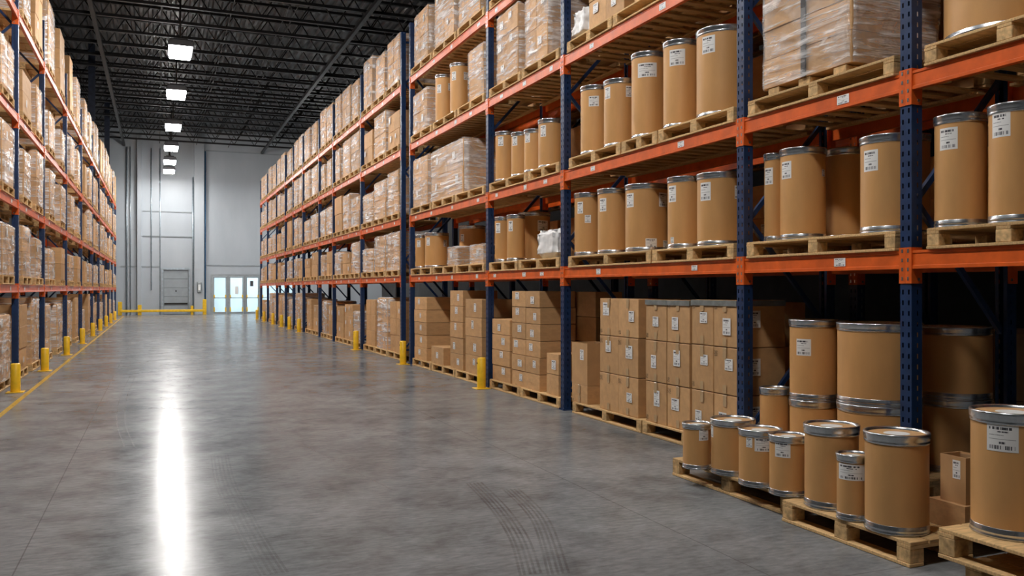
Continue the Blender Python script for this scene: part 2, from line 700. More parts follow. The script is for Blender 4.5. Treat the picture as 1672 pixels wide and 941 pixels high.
WZ0 = 513.6
for i, (a, b_, yt, d, lab) in enumerate([(224, 231, 225, .28, 'narrow wall pilaster beside the yellow rail'), (317, 333, 225, .35, 'wide wall pilaster between the steel door and glass doors')]):
    o, l = vstrip(a, b_, yt, 513.4, d, M['wall'], 'trim_%d' % (i + 1), lab)
    struct(o, l)
for (px, yt, yb, mat, w, lab) in [(207, 236, 514, 'galv', .09, 'galvanised pipe down the wall beside the left rack'),
                                  (247, 238, 474, 'galv', .06, 'conduit ending above head height left of the steel door'),
                                  (261.3, 236, 514, 'galv', .05, 'thin conduit along the edge of the steel door'),
                                  (213, 236, 514, 'galv', .045, 'thin conduit next to the galvanised pipe by the left rack'),
                                  (315, 290, 511, 'galv', .09, 'galvanised downpipe at the wide pilaster'),
                                  (335, 234, 490, 'bluepipe', .09, 'blue pipe down the wall beside the glass doors')]:
    x0, D = wx(px)
    mb = MB()
    top = min(hgt(yt, D), 10.2)
    bot = max(.02, hgt(yb, D))
    mb.tube((x0, WALL_Y - .07, bot), (x0, WALL_Y - .07, top), w / 2, 10)
    t = mb.obj('wall_pipe', M[mat])
    tag(t, lab, 'pipe')
    cl = MB()
    zz = bot + .5
    while zz < top:
        cl.box(x0 - w / 2 - .03, x0 + w / 2 + .03, WALL_Y - .07 + w / 2 - .02, WALL_Y - .002, zz, zz + .05)
        zz += 1.9
    cl.obj('wall_mount', M['galv'], t)
# horizontal rails / panel joints
for i, (py, pa, pb, d) in enumerate([(345.6, 233, 315, .04), (386, 233, 315, .05), (435, 197, 262, .03), (374, 197, 224, .02), (434, 336, 470, .03), (346, 334, 470, .012), (250, 334, 470, .03)]):
    x0, D = wx(pa)
    x1, _ = wx(pb)
    z = hgt(py, (D + wx(pb)[1]) / 2)
    mb = MB()
    mb.box(x0, x1, WALL_Y - d, WALL_Y - .001, z - .035, z + .035)
    struct(mb.obj('trim_%d' % (i + 3), M['doorgrey'] if d > .02 else M['wall']), 'horizontal panel rail on the back wall')
# steel door
mb = MB()
mb.box(SD0, SD0 + .10, WALL_Y - .05, WALL_Y + .14, 0, SDH)
mb.box(SD1 - .10, SD1, WALL_Y - .05, WALL_Y + .14, 0, SDH)
mb.box(SD0 + .10, SD1 - .10, WALL_Y - .05, WALL_Y + .14, SDH - .12, SDH)
door1 = struct(mb.obj('door_1', M['galv']), 'grey steel door in the back wall')
mb = MB()
n = 5
for i in range(n):
    z0 = .02 + (SDH - .15) * i / n
    z1 = .02 + (SDH - .15) * (i + 1) / n - .012
    mb.cbox(SD0 + .11, SD1 - .11, WALL_Y + .03, WALL_Y + .09, z0, z1, .008)
mb.obj('door_panel', M['doorgrey'], door1)
mb = MB()
mb.box(SD0 + .15, SD1 - .15, WALL_Y + .0, WALL_Y + .03, .62, .72)
mb.tube(((SD0 + SD1) / 2, WALL_Y + .0, 1.45), ((SD0 + SD1) / 2, WALL_Y + .03, 1.45), .05, 10)
mb.obj('door_handle', M['black'], door1)
mb = MB()
mb.box(SD0 - .02, SD1 + .02, T + .002, T + .05, 0, SDH + .05)
mb.obj('door_backing', M['doorgrey'], door1)

# glass doors: frame + four leaves
mb = MB()
fx = [GD0, wx(372.2)[0], wx(399.6)[0], wx(425)[0], GD1]
for q in fx:
    w = .07
    mb.box(q - w, q + w, WALL_Y - .04, WALL_Y + .1, 0, GDH)
for i in range(4):
    mb.box(fx[i] + .07, fx[i + 1] - .07, WALL_Y - .04, WALL_Y + .1, GDH - .12, GDH)
door2 = struct(mb.obj('door_2', M['frame']), 'bank of bright glass doors in the back wall')
for i in range(4):
    a, b_ = fx[i] + .08, fx[i + 1] - .08
    g = MB()
    g.box(a + .06, b_ - .06, WALL_Y + .02, WALL_Y + .03, .12, GDH - .20)
    leaf = MB()
    leaf.box(a, a + .06, WALL_Y + .005, WALL_Y + .05, .01, GDH - .13)
    leaf.box(b_ - .06, b_, WALL_Y + .005, WALL_Y + .05, .01, GDH - .13)
    leaf.box(a + .06, b_ - .06, WALL_Y + .005, WALL_Y + .05, .01, .12)
    leaf.box(a + .06, b_ - .06, WALL_Y + .005, WALL_Y + .05, GDH - .20, GDH - .13)
    lf = leaf.obj('door_leaf', M['frame'], door2)
    g.obj('glass_pane', M['glass'], lf)
    pb = MB()
    pb.tube((a + .05, WALL_Y - .05, 1.02), (b_ - .05, WALL_Y - .05, 1.02), .025, 8)
    pb.obj('push_bar', M['doorgrey'], lf)
    yl = MB()
    for zz in (.14, .98):
        for q in (a + .02, b_ - .10):
            yl.box(q, q + .08, WALL_Y - .03, WALL_Y + .004, zz, zz + (.28 if zz < .5 else .22))
    yl.obj('yellow_guard_plate', M['yellow'], lf)
    if i == 2:
        sg = MB()
        sg.box(a + .25, b_ - .35, WALL_Y + .008, WALL_Y + .018, 1.75, 2.1)
        sg.obj('door_notice', M['lamp_body'], lf)
    if i == 1:
        sg = MB()
        sg.box(a + .35, b_ - .30, WALL_Y + .01, WALL_Y + .018, 1.25, 1.75)
        sg.obj('door_notice', M['blank'], lf)
# vestibule behind the glass, lit by an added panel standing in for daylight
mb = MB()
v0, v1 = GD0 - .6, GD1 + .4
mb.box(v0, v1, T + 3.2, T + 3.3, 0, 3.2)
mb.box(v0 - .1, v0, T + .02, T + 3.3, 0, 3.2)
mb.box(v1, v1 + .1, T + .02, T + 3.3, 0, 3.2)
mb.box(v0, v1, T + .02, T + 3.3, 3.2, 3.3)
mb.box(v0, v1, T + .02, T + 3.19, .001, .01)
struct(mb.obj('wall_vestibule', M['white']), 'white lobby behind the glass doors')
t = thing('added_daylight_panel', 'added light panel standing in for daylight in the lobby behind the glass doors', 'light', ((v0 + v1) / 2, T + 1.5, 3.05))
mb = MB()
mb.box(-2, 2, -.45, .45, .06, .149)
mb.obj('panel_housing', M['white'], t)
mb = MB()
mb.box(-1.95, 1.95, -.42, .42, .03, .059)
mb.obj('diffuser', M['day_panel'], t)

# phone box on the pilaster
x0, D = wx(325)
t = thing('wall_phone', 'small pale wall unit mounted on the wide pilaster', 'wall unit', (x0, WALL_Y - .36, 0))
mb = MB()
zc_ = hgt(469, D)
mb.cbox(-.14, .14, -.12, 0.005, zc_ - .33, zc_ + .33, .04)
mb.obj('unit_body', M['frame'], t)
mb = MB()
mb.box(-.1, .1, .006, .009, zc_ - .3, zc_ + .3)
mb.obj('mount_plate', M['galv'], t)
mb = MB()
mb.cbox(-.07, .07, -.16, -.121, zc_ - .2, zc_ + .15, .02)
mb.obj('unit_cover', M['white'], t)

# yellow guard rail at the wall
gy = WALL_Y - .9


def gx_(px, Y):
    u = (px - CX) / FPX
    D = Y / (cT - u * sT)
    return D * (u * cT + sT), D


t = thing('guard_rail', 'low yellow guard rail along the back wall in front of steel door', 'guard rail', (0, 0, 0))
posts = [(196, 493), (228, 498), (313.5, 503), (334, 489)]
for (px, yt) in posts:
    x0, D = gx_(px, gy)
    mb = MB()
    w = .11 if px != 313.5 else .08
    mb.cbox(x0 - w, x0 + w, gy - .11, gy + .11, 0, max(.55, hgt(yt, D)), .02)
    mb.obj('rail_post', M['yellow'], t)
xa, xb = gx_(196, gy)[0], gx_(334, gy)[0]
mb = MB()
mb.cbox(xa, xb, gy - .16, gy - .112, .18, .33, .02)
mb.obj('rail_beam', M['yellow'], t)

# floor marks
def strip(pts, w, mat, name, z=.0012):
    mb = MB()
    b = len(mb.v)
    for i, (x, y) in enumerate(pts):
        p = pts[min(i + 1, len(pts) - 1)]
        q = pts[max(i - 1, 0)]
        d = Vector((p[0] - q[0], p[1] - q[1]))
        d.normalize()
        mb.v += [(x - d.y * w / 2, y + d.x * w / 2, z), (x + d.y * w / 2, y - d.x * w / 2, z)]
    for i in range(len(pts) - 1):
        mb.face((b + 2 * i, b + 2 * i + 1, b + 2 * i + 3, b + 2 * i + 2))
    return mb.obj(name, mat, floor)


strip([(-1.84 + .0 * i, -9 + i * 2.0) for i in range(33)], .07, M['line'], 'yellow_floor_line')


def px_path(pp):
    pts = [at_floor(x, y, 0)[:2] for x, y in pp]
    out = []
    for i in range(len(pts) - 1):
        p0, p1, p2, p3 = (Vector(pts[max(i - 1, 0)]), Vector(pts[i]), Vector(pts[i + 1]), Vector(pts[min(i + 2, len(pts) - 1)]))
        for k in range(8):
            t = k / 8
            out.append(tuple(.5 * ((2 * p1) + (p2 - p0) * t + (2 * p0 - 5 * p1 + 4 * p2 - p3) * t * t + (3 * p1 - p0 - 3 * p2 + p3) * t ** 3)))
    out.append(pts[-1])
    return out


def tread(pp, mat, dx):
    for j in dx:
        strip([(x + j, y) for x, y in px_path(pp)], .016, M[mat], 'tyre_track', .0012)


tread([(345, 745), (352, 790), (378, 850), (402, 900), (425, 941)], 'tyre', (0, .026, .06, .09, .125, .15))
tread([(762, 790), (800, 830), (832, 880), (850, 941)], 'tyre', (0, .026, .06, .09, .125))
tread([(822, 800), (868, 850), (896, 941)], 'tyre', (0, .026, .06, .09, .125))
tread([(212, 615), (196, 650), (191, 690), (203, 730)], 'tyre_pale', (0, .09))
tread([(430, 690), (520, 740), (640, 800)], 'tyre_pale', (0,))

# ------------------------------------------------------------------ lamps
LAMP_Y = [2.9, 8.9, 14.4, 20.4, 26.8, 32.7, 39.4, 45.3, 50.3, 54.3]
hm = MB()
hm.cbox(-.30, .30, -.62, .62, .10, .20, .02)
hm.box(-.20, .20, -.45, .45, .201, .27)
h_me = hm.mesh('lamp_housing', M['lamp_body'])
fm = MB()
for (a, b_, c, d) in ((-.33, -.30, -.65, .65), (.30, .33, -.65, .65), (-.30, .30, -.65, -.62), (-.30, .30, .62, .65)):
    fm.box(a, b_, c, d, .0, .12)
f_me = fm.mesh('lamp_rim', M['lamp_body'])
dm = MB()
dm.cbox(-.295, .295, -.615, .615, -.09, .095, .02)
d_me = dm.mesh('diffuser', M['glow'])
LZ = 8.52
cm = MB()
cm.tube((0, 0, .27), (0, 0, JB - LZ - .06), .028, 8)
cm.tube((0, 0, .27), (0, .0, .36), .05, 8)
c_me = cm.mesh('hanging_cable', M['black'])
for i, y in enumerate(LAMP_Y):
    lab = 'bright white high bay lamp hanging over the aisle, %s from the far wall' % ('nearest lamp' if i == len(LAMP_Y) - 1 else ORD[len(LAMP_Y) - i] + ' lamp')
    t = thing('high_bay_lamp', lab, 'lamp', (.60, y, LZ), 'high bay lamps over the aisle')
    for nm, me in (('lamp_housing', h_me), ('lamp_rim', f_me), ('diffuser', d_me), ('hanging_cable', c_me)):
        link(nm, me, t)
for i, (x, y) in enumerate([(8.6, 51.5), (11.5, 51.5)]):
    t = thing('high_bay_lamp', 'high bay lamp in the cross aisle %s the end of the right rack' % ('just past' if i == 0 else 'further out past'), 'lamp', (x, y, LZ))
    for nm, me in (('lamp_housing', h_me), ('lamp_rim', f_me), ('diffuser', d_me), ('hanging_cable', c_me)):
        link(nm, me, t)


# ------------------------------------------------------------------ rack parts
def post_mesh(h):
    """C section, 100 x 100 mm, with rows of slots in its face and its two sides; front face at x = 0 looking to -x"""
    mb = MB()
    hw = PW / 2

    def plate(fn, cols, wtot):
        """fn(u, z) -> xyz, u in 0..wtot; cols: slot spans"""
        us = [0.0]
        for a, b_ in cols:
            us += [a, b_]
        us.append(wtot)
        pitch, z = .076, .03
        zs = [0.0]
        while z + .045 < h:
            zs += [z, z + .034]
            z += pitch
        zs.append(h)
        b = len(mb.v)
        for z in zs:
            for u in us:
                mb.v.append(fn(u, z))
        k = len(us)
        for j in range(len(zs) - 1):
            for i in range(k - 1):
                if j % 2 == 1 and i % 2 == 1:
                    continue
                mb.face((b + j * k + i, b + j * k + i + 1, b + (j + 1) * k + i + 1, b + (j + 1) * k + i))
    plate(lambda u, z: (0, -hw + u, z), [(.017, .031)], .046)
    plate(lambda u, z: (0, .004 + u, z), [(.015, .029)], .046)
    mb.box(.0, .008, -.004, .004, 0, h)      # web of the groove between the two slot columns, set back
    plate(lambda u, z: (u, -hw, z), [(.05, .062)], PW)
    plate(lambda u, z: (u, hw, z), [(.05, .062)], PW)
    # returns
    mb.box(PW - .003, PW, -hw, -hw + .03, 0, h)
    mb.box(PW - .003, PW, hw - .03, hw, 0, h)
    return mb.mesh('post', M['blue'])


POST_H = 7.22
post_me = post_mesh(POST_H)
fp = MB()
fp.box(-.02, PW + .03, -.08, .08, 0, .008)
fp.tube((-.008, .06, .0081), (-.008, .06, .025), .01, 6)
fp.tube((-.008, -.06, .0081), (-.008, -.06, .025), .01, 6)
foot_me = fp.mesh('foot_plate', M['blue'])


def brace_mesh(z0, z1):
    mb = MB()
    mb.bar((PW, 0, z0), (DEP - PW, 0, z1), .032, .042, (0, 0, 1))
    return mb.mesh('brace', M['blue'])


BR = [brace_mesh(.25, .25)]
z = .3
up = True
while z + .95 < POST_H - .1:
    BR.append(brace_mesh(z, z + .95) if up else brace_mesh(z + .95, z))
    up = not up
    z += .97
BR.append(brace_mesh(POST_H - .2, POST_H - .2))


def frame(X, Y, side, label):
    """side +1: rack goes to +x from its front plane X; -1: to -x"""
    t = thing('rack_upright', label, 'rack upright', (X, Y, 0), None, 0 if side > 0 else math.pi)
    link('post', post_me, t, (0, 0, .0085))
    link('foot_plate', foot_me, t, (0, 0, .0))
    o = link('post', post_me, t, (DEP, 0, .0085), None, (0, 0, math.pi))
    link('foot_plate', foot_me, t, (DEP, 0, .0), None, (0, 0, math.pi))
    for m in (BR if abs(Y - 4.58) > .01 else BR[2:]):
        link('brace', m, t)
    return t


def beam_mesh(L):
    """beam along +y from 0..L; front face at x = 0 (looking to -x), top at z = 0; stepped box section"""
    mb = MB()
    prof = [(0, -BH), (0, -BH + .022), (.006, -BH + .026), (.006, -.022), (0, -.018), (0, 0), (.046, 0), (.046, -BH)]
    b = len(mb.v)
    for y in (0, L):
        mb.v += [(x, y, z) for x, z in prof]
    k = len(prof)
    for i in range(k):
        j = (i + 1) % k
        mb.face((b + i, b + k + i, b + k + j, b + j))
    mb.face(tuple(b + i for i in range(k)))
    mb.face(tuple(b + k + i for i in reversed(range(k))))
    return mb.mesh('beam_bar', M['orange'])


_beam = {}


def connector_mesh(sgn):
    """end plate: on the post's face and its side. sgn +1: at the low-y end of a beam, the post lies at -y"""
    mb = MB()
    zt, zb = .022, -BH - .105
    y_in = 0
    w = .047
    a, b_ = (-w - .002, .0) if sgn > 0 else (.0, w + .002)
    # plate on the post's aisle face, with slots showing as bolt heads
    mb.box(-.0065, -.0015, min(a, b_), max(a, b_), zb, zt)
    # plate on the post's side
    y0, y1 = (.0008, .0055) if sgn > 0 else (-.0055, -.0008)
    mb.box(-.0065, .095, y0, y1, zb, zt)
    ym = (a + b_) / 2
    for i in range(4):
        zz = zb + .035 + i * (zt - zb - .06) / 3
        mb.cur = 1
        mb.box(-.0095, -.0066, ym - .007, ym + .007, zz - .013, zz + .013)
        mb.cur = 0
    mb.cur = 1
    for zz in (zb + .03,):
        yq = (.0056, .0105) if sgn > 0 else (-.0105, -.0056)
        mb.tube((.06, yq[0], zz), (.06, yq[1], zz), .012, 8)
    mb.cur = 0
    return mb.mesh('end_connector', [M['orange'], M['steel']])


con_lo, con_hi = connector_mesh(1), connector_mesh(-1)
pl = MB()
pl.quad((-.0012, .055, -.032), (-.0012, -.055, -.032), (-.0012, -.055, .032), (-.0012, .055, .032))
beam_label_me = pl.mesh('paper_label', M['paper'])


def beam(X, Y0, Y1, top, side, label, nlab=0):
    """beam between the frames centred on Y0 and Y1"""
    a, b_ = Y0 + PW / 2, Y1 - PW / 2
    L = b_ - a - .012
    key = round(L, 3)
    if key not in _beam:
        _beam[key] = beam_mesh(L)
    if side > 0:
        t = thing('rack_beam', label, 'rack beam', (X, a, top))
        link('beam_bar', _beam[key], t, (.0, .006, 0))
        link('end_connector', con_lo, t, (0, 0, 0))
        link('end_connector', con_hi, t, (0, b_ - a, 0))
        for q in range(nlab):
            u = (q + .5 + random.uniform(-.2, .2)) / nlab
            link('paper_label', beam_label_me, t, (.003, u * L, -BH / 2), (1, random.uniform(.85, 1.15), random.uniform(.8, 1.1)))
    else:
        t = thing('rack_beam', label, 'rack beam', (X, b_, top), None, math.pi)
        link('beam_bar', _beam[key], t, (.0, .006, 0))
        link('end_connector', con_lo, t, (0, 0, 0))
        link('end_connector', con_hi, t, (0, b_ - a, 0))
        for q in range(nlab):
            u = (q + .5 + random.uniform(-.2, .2)) / nlab
            link('paper_label', beam_label_me, t, (.003, u * L, -BH / 2), (1, random.uniform(.85, 1.15), random.uniform(.8, 1.1)))
    return t


# ------------------------------------------------------------------ pallets
_pal = {}


def pallet_meshes(L, W, H=PH, n=3):
    key = (round(L, 3), round(W, 3), round(H, 3))
    if key in _pal:
        return _pal[key]
    bt = .021
    deck = MB()
    nb = max(5, round(W / .155))
    # the lead boards run along y on three stringer boards across x
    g = W / nb
    for i in range(nb):
        deck.cbox(i * g + .006, (i + 1) * g - .006, 0, L, H - bt, H, .003)
    for yy in (0, L / 2 - .05, L - .10):
        deck.cbox(.004, W - .004, yy, yy + .10, H - 2 * bt, H - bt - .0005, .002)
    blocks = []
    for yy, wd in ((0.002, .10), (L / 2 - .055, .11), (L - .102, .10)):
        for xx in (.004, W / 2 - .055, W - .114):
            m = MB()
            m.cbox(xx, xx + .11, yy, yy + wd, bt + .0005, H - 2 * bt - .0005, .004)
            blocks.append(m.mesh('block', M['woodend']))
    base = MB()
    for xx in (.0, W / 2 - .055, W - .11):
        base.cbox(xx, xx + .11, 0, L, 0, bt, .003)
    _pal[key] = (deck.mesh('deck_boards', M['wood']), blocks, base.mesh('base_boards', M['wood']))
    return _pal[key]


def pallet(x0, y0, L, W, z, label, rz=0, H=PH):
    d, bl, ba = pallet_meshes(L, W, H)
    t = thing('wooden_pallet', label, 'pallet', (x0, y0, z), None, rz)
    link('deck_boards', d, t)
    for m in bl:
        link('block', m, t)
    link('base_boards', ba, t)
    return t


# ------------------------------------------------------------------ drums
def drum(xc, yc, z, r, h, label, labels=(), lidlab=False, n=44, deep=True, group=None):
    t = thing('fibre_drum', label, 'drum', (xc, yc, z), group)
    rb = min(.052, .10 * h)
    b = MB()
    b.lathe([(r, rb - .01), (r, h - rb * .85)], n)
    b.obj('body', M['drum'], t)
    m = MB()
    q = r
    m.lathe([(q - .02, .0), (q + .004, .0), (q + .007, .004), (q + .005, .010), (q + .0015, rb * .35), (q + .004, rb * .45), (q + .005, rb * .55), (q + .0015, rb * .66), (q + .002, rb * .95), (q, rb)], n)
    m.disc(q - .02, .0005, n, up=False)
    m.obj('base_ring', M['steel'], t)
    m = MB()
    m.lathe([(q + .0005, h - rb * 1.25), (q + .005, h - rb * 1.18), (q + .006, h - rb * .98), (q + .003, h - rb * .86), (q + .008, h - rb * .72), (q + .009, h - rb * .25), (q + .010, h - .006),
             (q + .006, h), (q - .002, h), (q - .008, h - .004), (q - .012, h - .016)], n)
    ring = m.obj('locking_ring', M['steel'], t)
    m = MB()
    m.disc(q - .011, h - .016, n)
    lid = m.obj('lid', M['lid'], t)
    if lidlab:
        m = MB()
        m.lathe([(r * .42, h - .0148), (0.001, h - .0147)], 24, False)
        m.obj('lid_label', M['blank'], lid)
    for (ang, zc, w, hh) in labels:
        # ang: direction (deg, world) that the label faces; zc: centre height share
        a0 = math.radians(ang) - w / 2 / r
        m = MB()
        k = 8
        bb = len(m.v)
        for i in range(k + 1):
            a = a0 + w / r * i / k
            for zz in (zc * h - hh / 2, zc * h + hh / 2):
                m.v.append(((r + .0012) * math.cos(a), (r + .0012) * math.sin(a), zz))
        for i in range(k):
            u0, u1 = i / k, (i + 1) / k
            m.face((bb + 2 * i, bb + 2 * i + 2, bb + 2 * i + 3, bb + 2 * i + 1), True, [(u0, 0), (u1, 0), (u1, 1), (u0, 1)])
        m.obj('paper_label', M['paper'], t)
    return t


def facing(x, y):
    """direction (deg) from (x, y) to the camera"""
    return math.degrees(math.atan2(-y, -x))


def shelf_drum(xl, xr, ytop, z, label, labs=(), front=RX + .05, h=None):
    px = (xl + xr) / 2
    r = .2
    for _ in range(12):
        X = front + r
        Y, D = at_plane(px, X)
        a = math.atan((px - CX) / FPX)
        r = (xr - xl) / 2 * D * math.cos(a) / FPX
    top = hgt(ytop, D - (r * .9 if ytop < HY else 0))
    PEND.append(dict(X=X, Y=Y, z=z, r=r, h=h or top - z, label=label, labs=labs))


PEND = []


def place_drums():
    for d in PEND:
        a, b_ = min(RB, key=lambda q: abs((q[0] + q[1]) / 2 - d['Y']) - (q[1] - q[0]) / 2)
        for _ in range(3):
            over = max(d['Y'] + d['r'] + .075 - b_, 0) - max(a + .075 - (d['Y'] - d['r']), 0)
            d['r'] -= abs(over) * .25
            d['Y'] -= over * .75
    for _ in range(30):
        for i, d in enumerate(PEND):
            for e in PEND[i + 1:]:
                if abs(d['z'] - e['z']) < .1:
                    o = d['r'] + e['r'] + .026 - math.hypot(d['X'] - e['X'], d['Y'] - e['Y'])
                    if o > 0:
                        t = o * .25
                        d['r'] -= t * .5
                        e['r'] -= t * .5
                        v = Vector((d['X'] - e['X'], d['Y'] - e['Y'])).normalized()
                        if v.x > .3:
                            d['X'] += t
                        elif v.x < -.3:
                            e['X'] += t
    for d in PEND:
        f = facing(d['X'], d['Y'])
        drum(d['X'], d['Y'], d['z'], d['r'], d['h'], d['label'], [(f - da, zc, w, hh) for (da, zc, w, hh) in d['labs']])
    PEND.clear()


def floor_drum(xl, xr, yb, ytop, base, label, labs=(), lidlab=True, n=56):
    """yb: lowest seen row of the base; ytop: row of the middle of the lid"""
    px = (xl + xr) / 2
    a = math.atan((px - CX) / FPX)
    r = .2
    for _ in range(12):
        D = FPX * (EYE - base) / (yb - HY) + r * .97
        r = (xr - xl) / 2 * D * math.cos(a) / FPX
    u = (px - CX) / FPX
    X, Y = D * (u * cT + sT), D * (cT - u * sT)
    top = hgt(ytop, D)
    f = facing(X, Y)
    return drum(X, Y, base + .0012, r, top - base, label, [(f - da, zc, w, hh) for (da, zc, w, hh) in labs], lidlab, n)


# ------------------------------------------------------------------ cartons
def carton_mesh(seed):
    rnd = random.Random(seed)
    bm = bmesh.new()
    bmesh.ops.create_cube(bm, size=1)
    bmesh.ops.subdivide_edges(bm, edges=bm.edges[:], cuts=3, use_grid_fill=True)
    for v in bm.verts:
        c = v.co
        # slight belly of a full carton
        for ax in (0, 1):
            o1, o2 = [k for k in (0, 1, 2) if k != ax]
            if abs(abs(c[ax]) - .5) < 1e-5:
                f = (1 - (2 * c[o1]) ** 2) * (1 - (2 * c[o2]) ** 2)
                c[ax] += math.copysign(.008 if ax == 0 else .004, c[ax]) * f * rnd.uniform(-.6, 1)
        c.z += .5
    mb = MB()
    mb.add_bm(bm)
    m = mb.mesh('carton', M['carton'])
    return m


def carton_bevelled(seed):
    me = carton_mesh(seed)
    bm = bmesh.new()
    bm.from_mesh(me)
    es = [e for e in bm.edges if len(e.link_faces) == 2 and e.calc_face_angle() > .8]
    bmesh.ops.bevel(bm, geom=es, offset=.012, segments=2, affect='EDGES', profile=.5)
    bm.to_mesh(me)
    bm.free()
    return me


CART = [carton_bevelled(s) for s in range(4)]
lab = MB()
lab.quad((-.001, .5, -.5), (-.001, -.5, -.5), (-.001, -.5, .5), (-.001, .5, .5))
LABX = lab.mesh('paper_label', M['paper'])      # faces -x, unit square
lab = MB()
lab.quad((-.5, -.001, -.5), (.5, -.001, -.5), (.5, -.001, .5), (-.5, -.001, .5))
LABY = lab.mesh('paper_label', M['paper'])      # faces -y
lab = MB()
lab.box(-.0012, .03, -.5, .5, -.5, .5)
TAPE = lab.mesh('packing_tape', M['tape'])


def fill_carton(t, w, d, h, face, plab=.8, tape=.5, yside=False, sub=None):
    """labels and tape as children of t; carton spans x 0..d (its aisle face at x = 0 or x = 0 mirrored), y 0..w, z 0..h
    face: -1 aisle face looks to -x (at x = 0); +1 looks to +x (at x = d)"""
    rnd = random
    if rnd.random() < plab:
        lw, lh = min(.34 * w, rnd.uniform(.10, .15)), min(.45 * h, rnd.uniform(.10, .17))
        yy, zz = w * rnd.uniform(.3, .7), h * rnd.uniform(.42, .75)
        if face < 0:
            link('paper_label', LABX, t, (-.007, yy, zz), (1, lw, lh))
        else:
            link('paper_label', LABX, t, (d + .007, yy, zz), (1, lw, lh), (0, 0, math.pi))


def carton_thing(x0, y0, z0, w, d, h, label, face=-1, group=None, plab=.8, tape=False, side_lab=False, ang=0):
    """one loose cardboard box: x0..x0+d, y0..y0+w, z0..z0+h"""
    t = thing('cardboard_box', label, 'box', (x0, y0, z0), group)
    link('carton', random.choice(CART), t, (d / 2, w / 2, 0), (d, w, h))
    fill_carton(t, w, d, h, face, plab)
    if tape:
        m = MB()
        tw = .055
        ym = w / 2
        # tape over the top seam and a hand's width down both faces
        pts = [(d - .01, h + .0008), (-.003, h + .0008), (-.0085, h - .006), (-.0088, h - .11)]
        for (px_, pz_) in pts:
            m.v += [(px_, ym - tw / 2, pz_), (px_, ym + tw / 2, pz_)]
        for k in range(3):
            m.face((2 * k, 2 * k + 1, 2 * k + 3, 2 * k + 2))
        m.obj('packing_tape', M['tape'], t)
        m = MB()
        m.box(-.0088, -.0080, ym - tw / 2, ym + tw / 2, .01, .09)
        m.obj('packing_tape', M['tape'], t)
    if tape or side_lab:
        m = MB()
        for (ya, yb, za, zb) in ((.84, .95, .06, .17),) if face < 0 and random.random() < .5 else ((.80, .96, .80, .93),):
            m.quad((-.0095, w * yb, h * za), (-.0095, w * ya, h * za), (-.0095, w * ya, h * zb), (-.0095, w * yb, h * zb))
        m.obj('ink_print', M['ink'], t)
    if side_lab:
        link('paper_label', LABY, t, (d * .35, -.008, h * .6), (.13, 1, .16))
    return t


def open_carton(x0, y0, z0, w, d, h, label):
    t = thing('cardboard_box', label, 'box', (x0, y0, z0))
    m = MB()
    k = .006
    m.box(0, k, 0, w, 0, h)
    m.box(d - k, d, 0, w, 0, h)
    m.box(k, d - k, 0, k, 0, h)
    m.box(k, d - k, w - k, w, 0, h)
    m.box(k, d - k, k, w - k, 0, k)
    m.obj('carton', M['carton'], t)
    # inner flap folded down
    m = MB()
    m.box(k + .001, k + .005, k, w - k, h * .45, h - .01)
    m.box(d - k - .005, d - k - .001, k, w - k, h * .45, h - .01)
    m.obj('flap', M['carton_in'], t)
    link('paper_label', LABX, t, (-.001, w * .35, h * .72), (1, min(.1, w * .3), min(.13, h * .4)))
    return t


def wrap_mesh(seed, cuts, amp):
    bm = bmesh.new()
    bmesh.ops.create_cube(bm, size=1)
    bot = [f for f in bm.faces if f.normal.z < -.5]
    bmesh.ops.delete(bm, geom=bot, context='FACES')
    es = [e for e in bm.edges]
    bmesh.ops.bevel(bm, geom=[e for e in es if len(e.link_faces) == 2], offset=.035, segments=2, affect='EDGES')
    bmesh.ops.subdivide_edges(bm, edges=[e for e in bm.edges if e.calc_length() > .5], cuts=cuts, use_grid_fill=True)
    bm.normal_update()
    for v in bm.verts:
        p = Vector((v.co.x * 3 + seed * 7.3, v.co.y * 3, v.co.z * 6))
        nz = noise.noise(p) + .6 * noise.noise(p * 2.7)
        v.co += v.normal * (amp * (.5 + nz))
        v.co.z += .5
    mb = MB()
    mb.add_bm(bm, True)
    return mb.mesh('stretch_wrap', M['wrap'])


WRAP = [wrap_mesh(s, 7, .010) for s in range(4)]
WRAP_FINE = wrap_mesh(9, 26, .016)


def wrapped_load(x0, y0, z0, w, d, h, cols, rows, label, face, wrap=True, fine=False, plab=.5, group=None):
    """cartons bound together on a pallet: they move as one"""
    t = thing('wrapped_load' if wrap else 'carton_stack', label, 'wrapped load' if wrap else 'carton stack', (x0, y0, z0), group)
    cw, ch = w / cols, h / rows
    for j in range(rows):
        for i in range(cols):
            c = link('carton', random.choice(CART), t, (d / 2 + random.uniform(-.008, .008), (i + .5) * cw, j * ch), (d, cw - .006, ch - .004))
            if random.random() < plab:
                lw, lh = min(.4 * cw, random.uniform(.09, .15)), min(.4 * ch, random.uniform(.09, .15))
                yy = (i + random.uniform(.3, .7)) * cw
                zz = (j + random.uniform(.45, .7)) * ch
                l = link('paper_label', LABX, t, (-.018 if face < 0 else d + .018, yy, zz), (1, lw, lh), None if face < 0 else (0, 0, math.pi))
    if wrap:
        link('stretch_wrap', WRAP_FINE if fine else random.choice(WRAP), t, (d / 2, w / 2, 0), (d + .03, w + .022, h + .013))
    return t


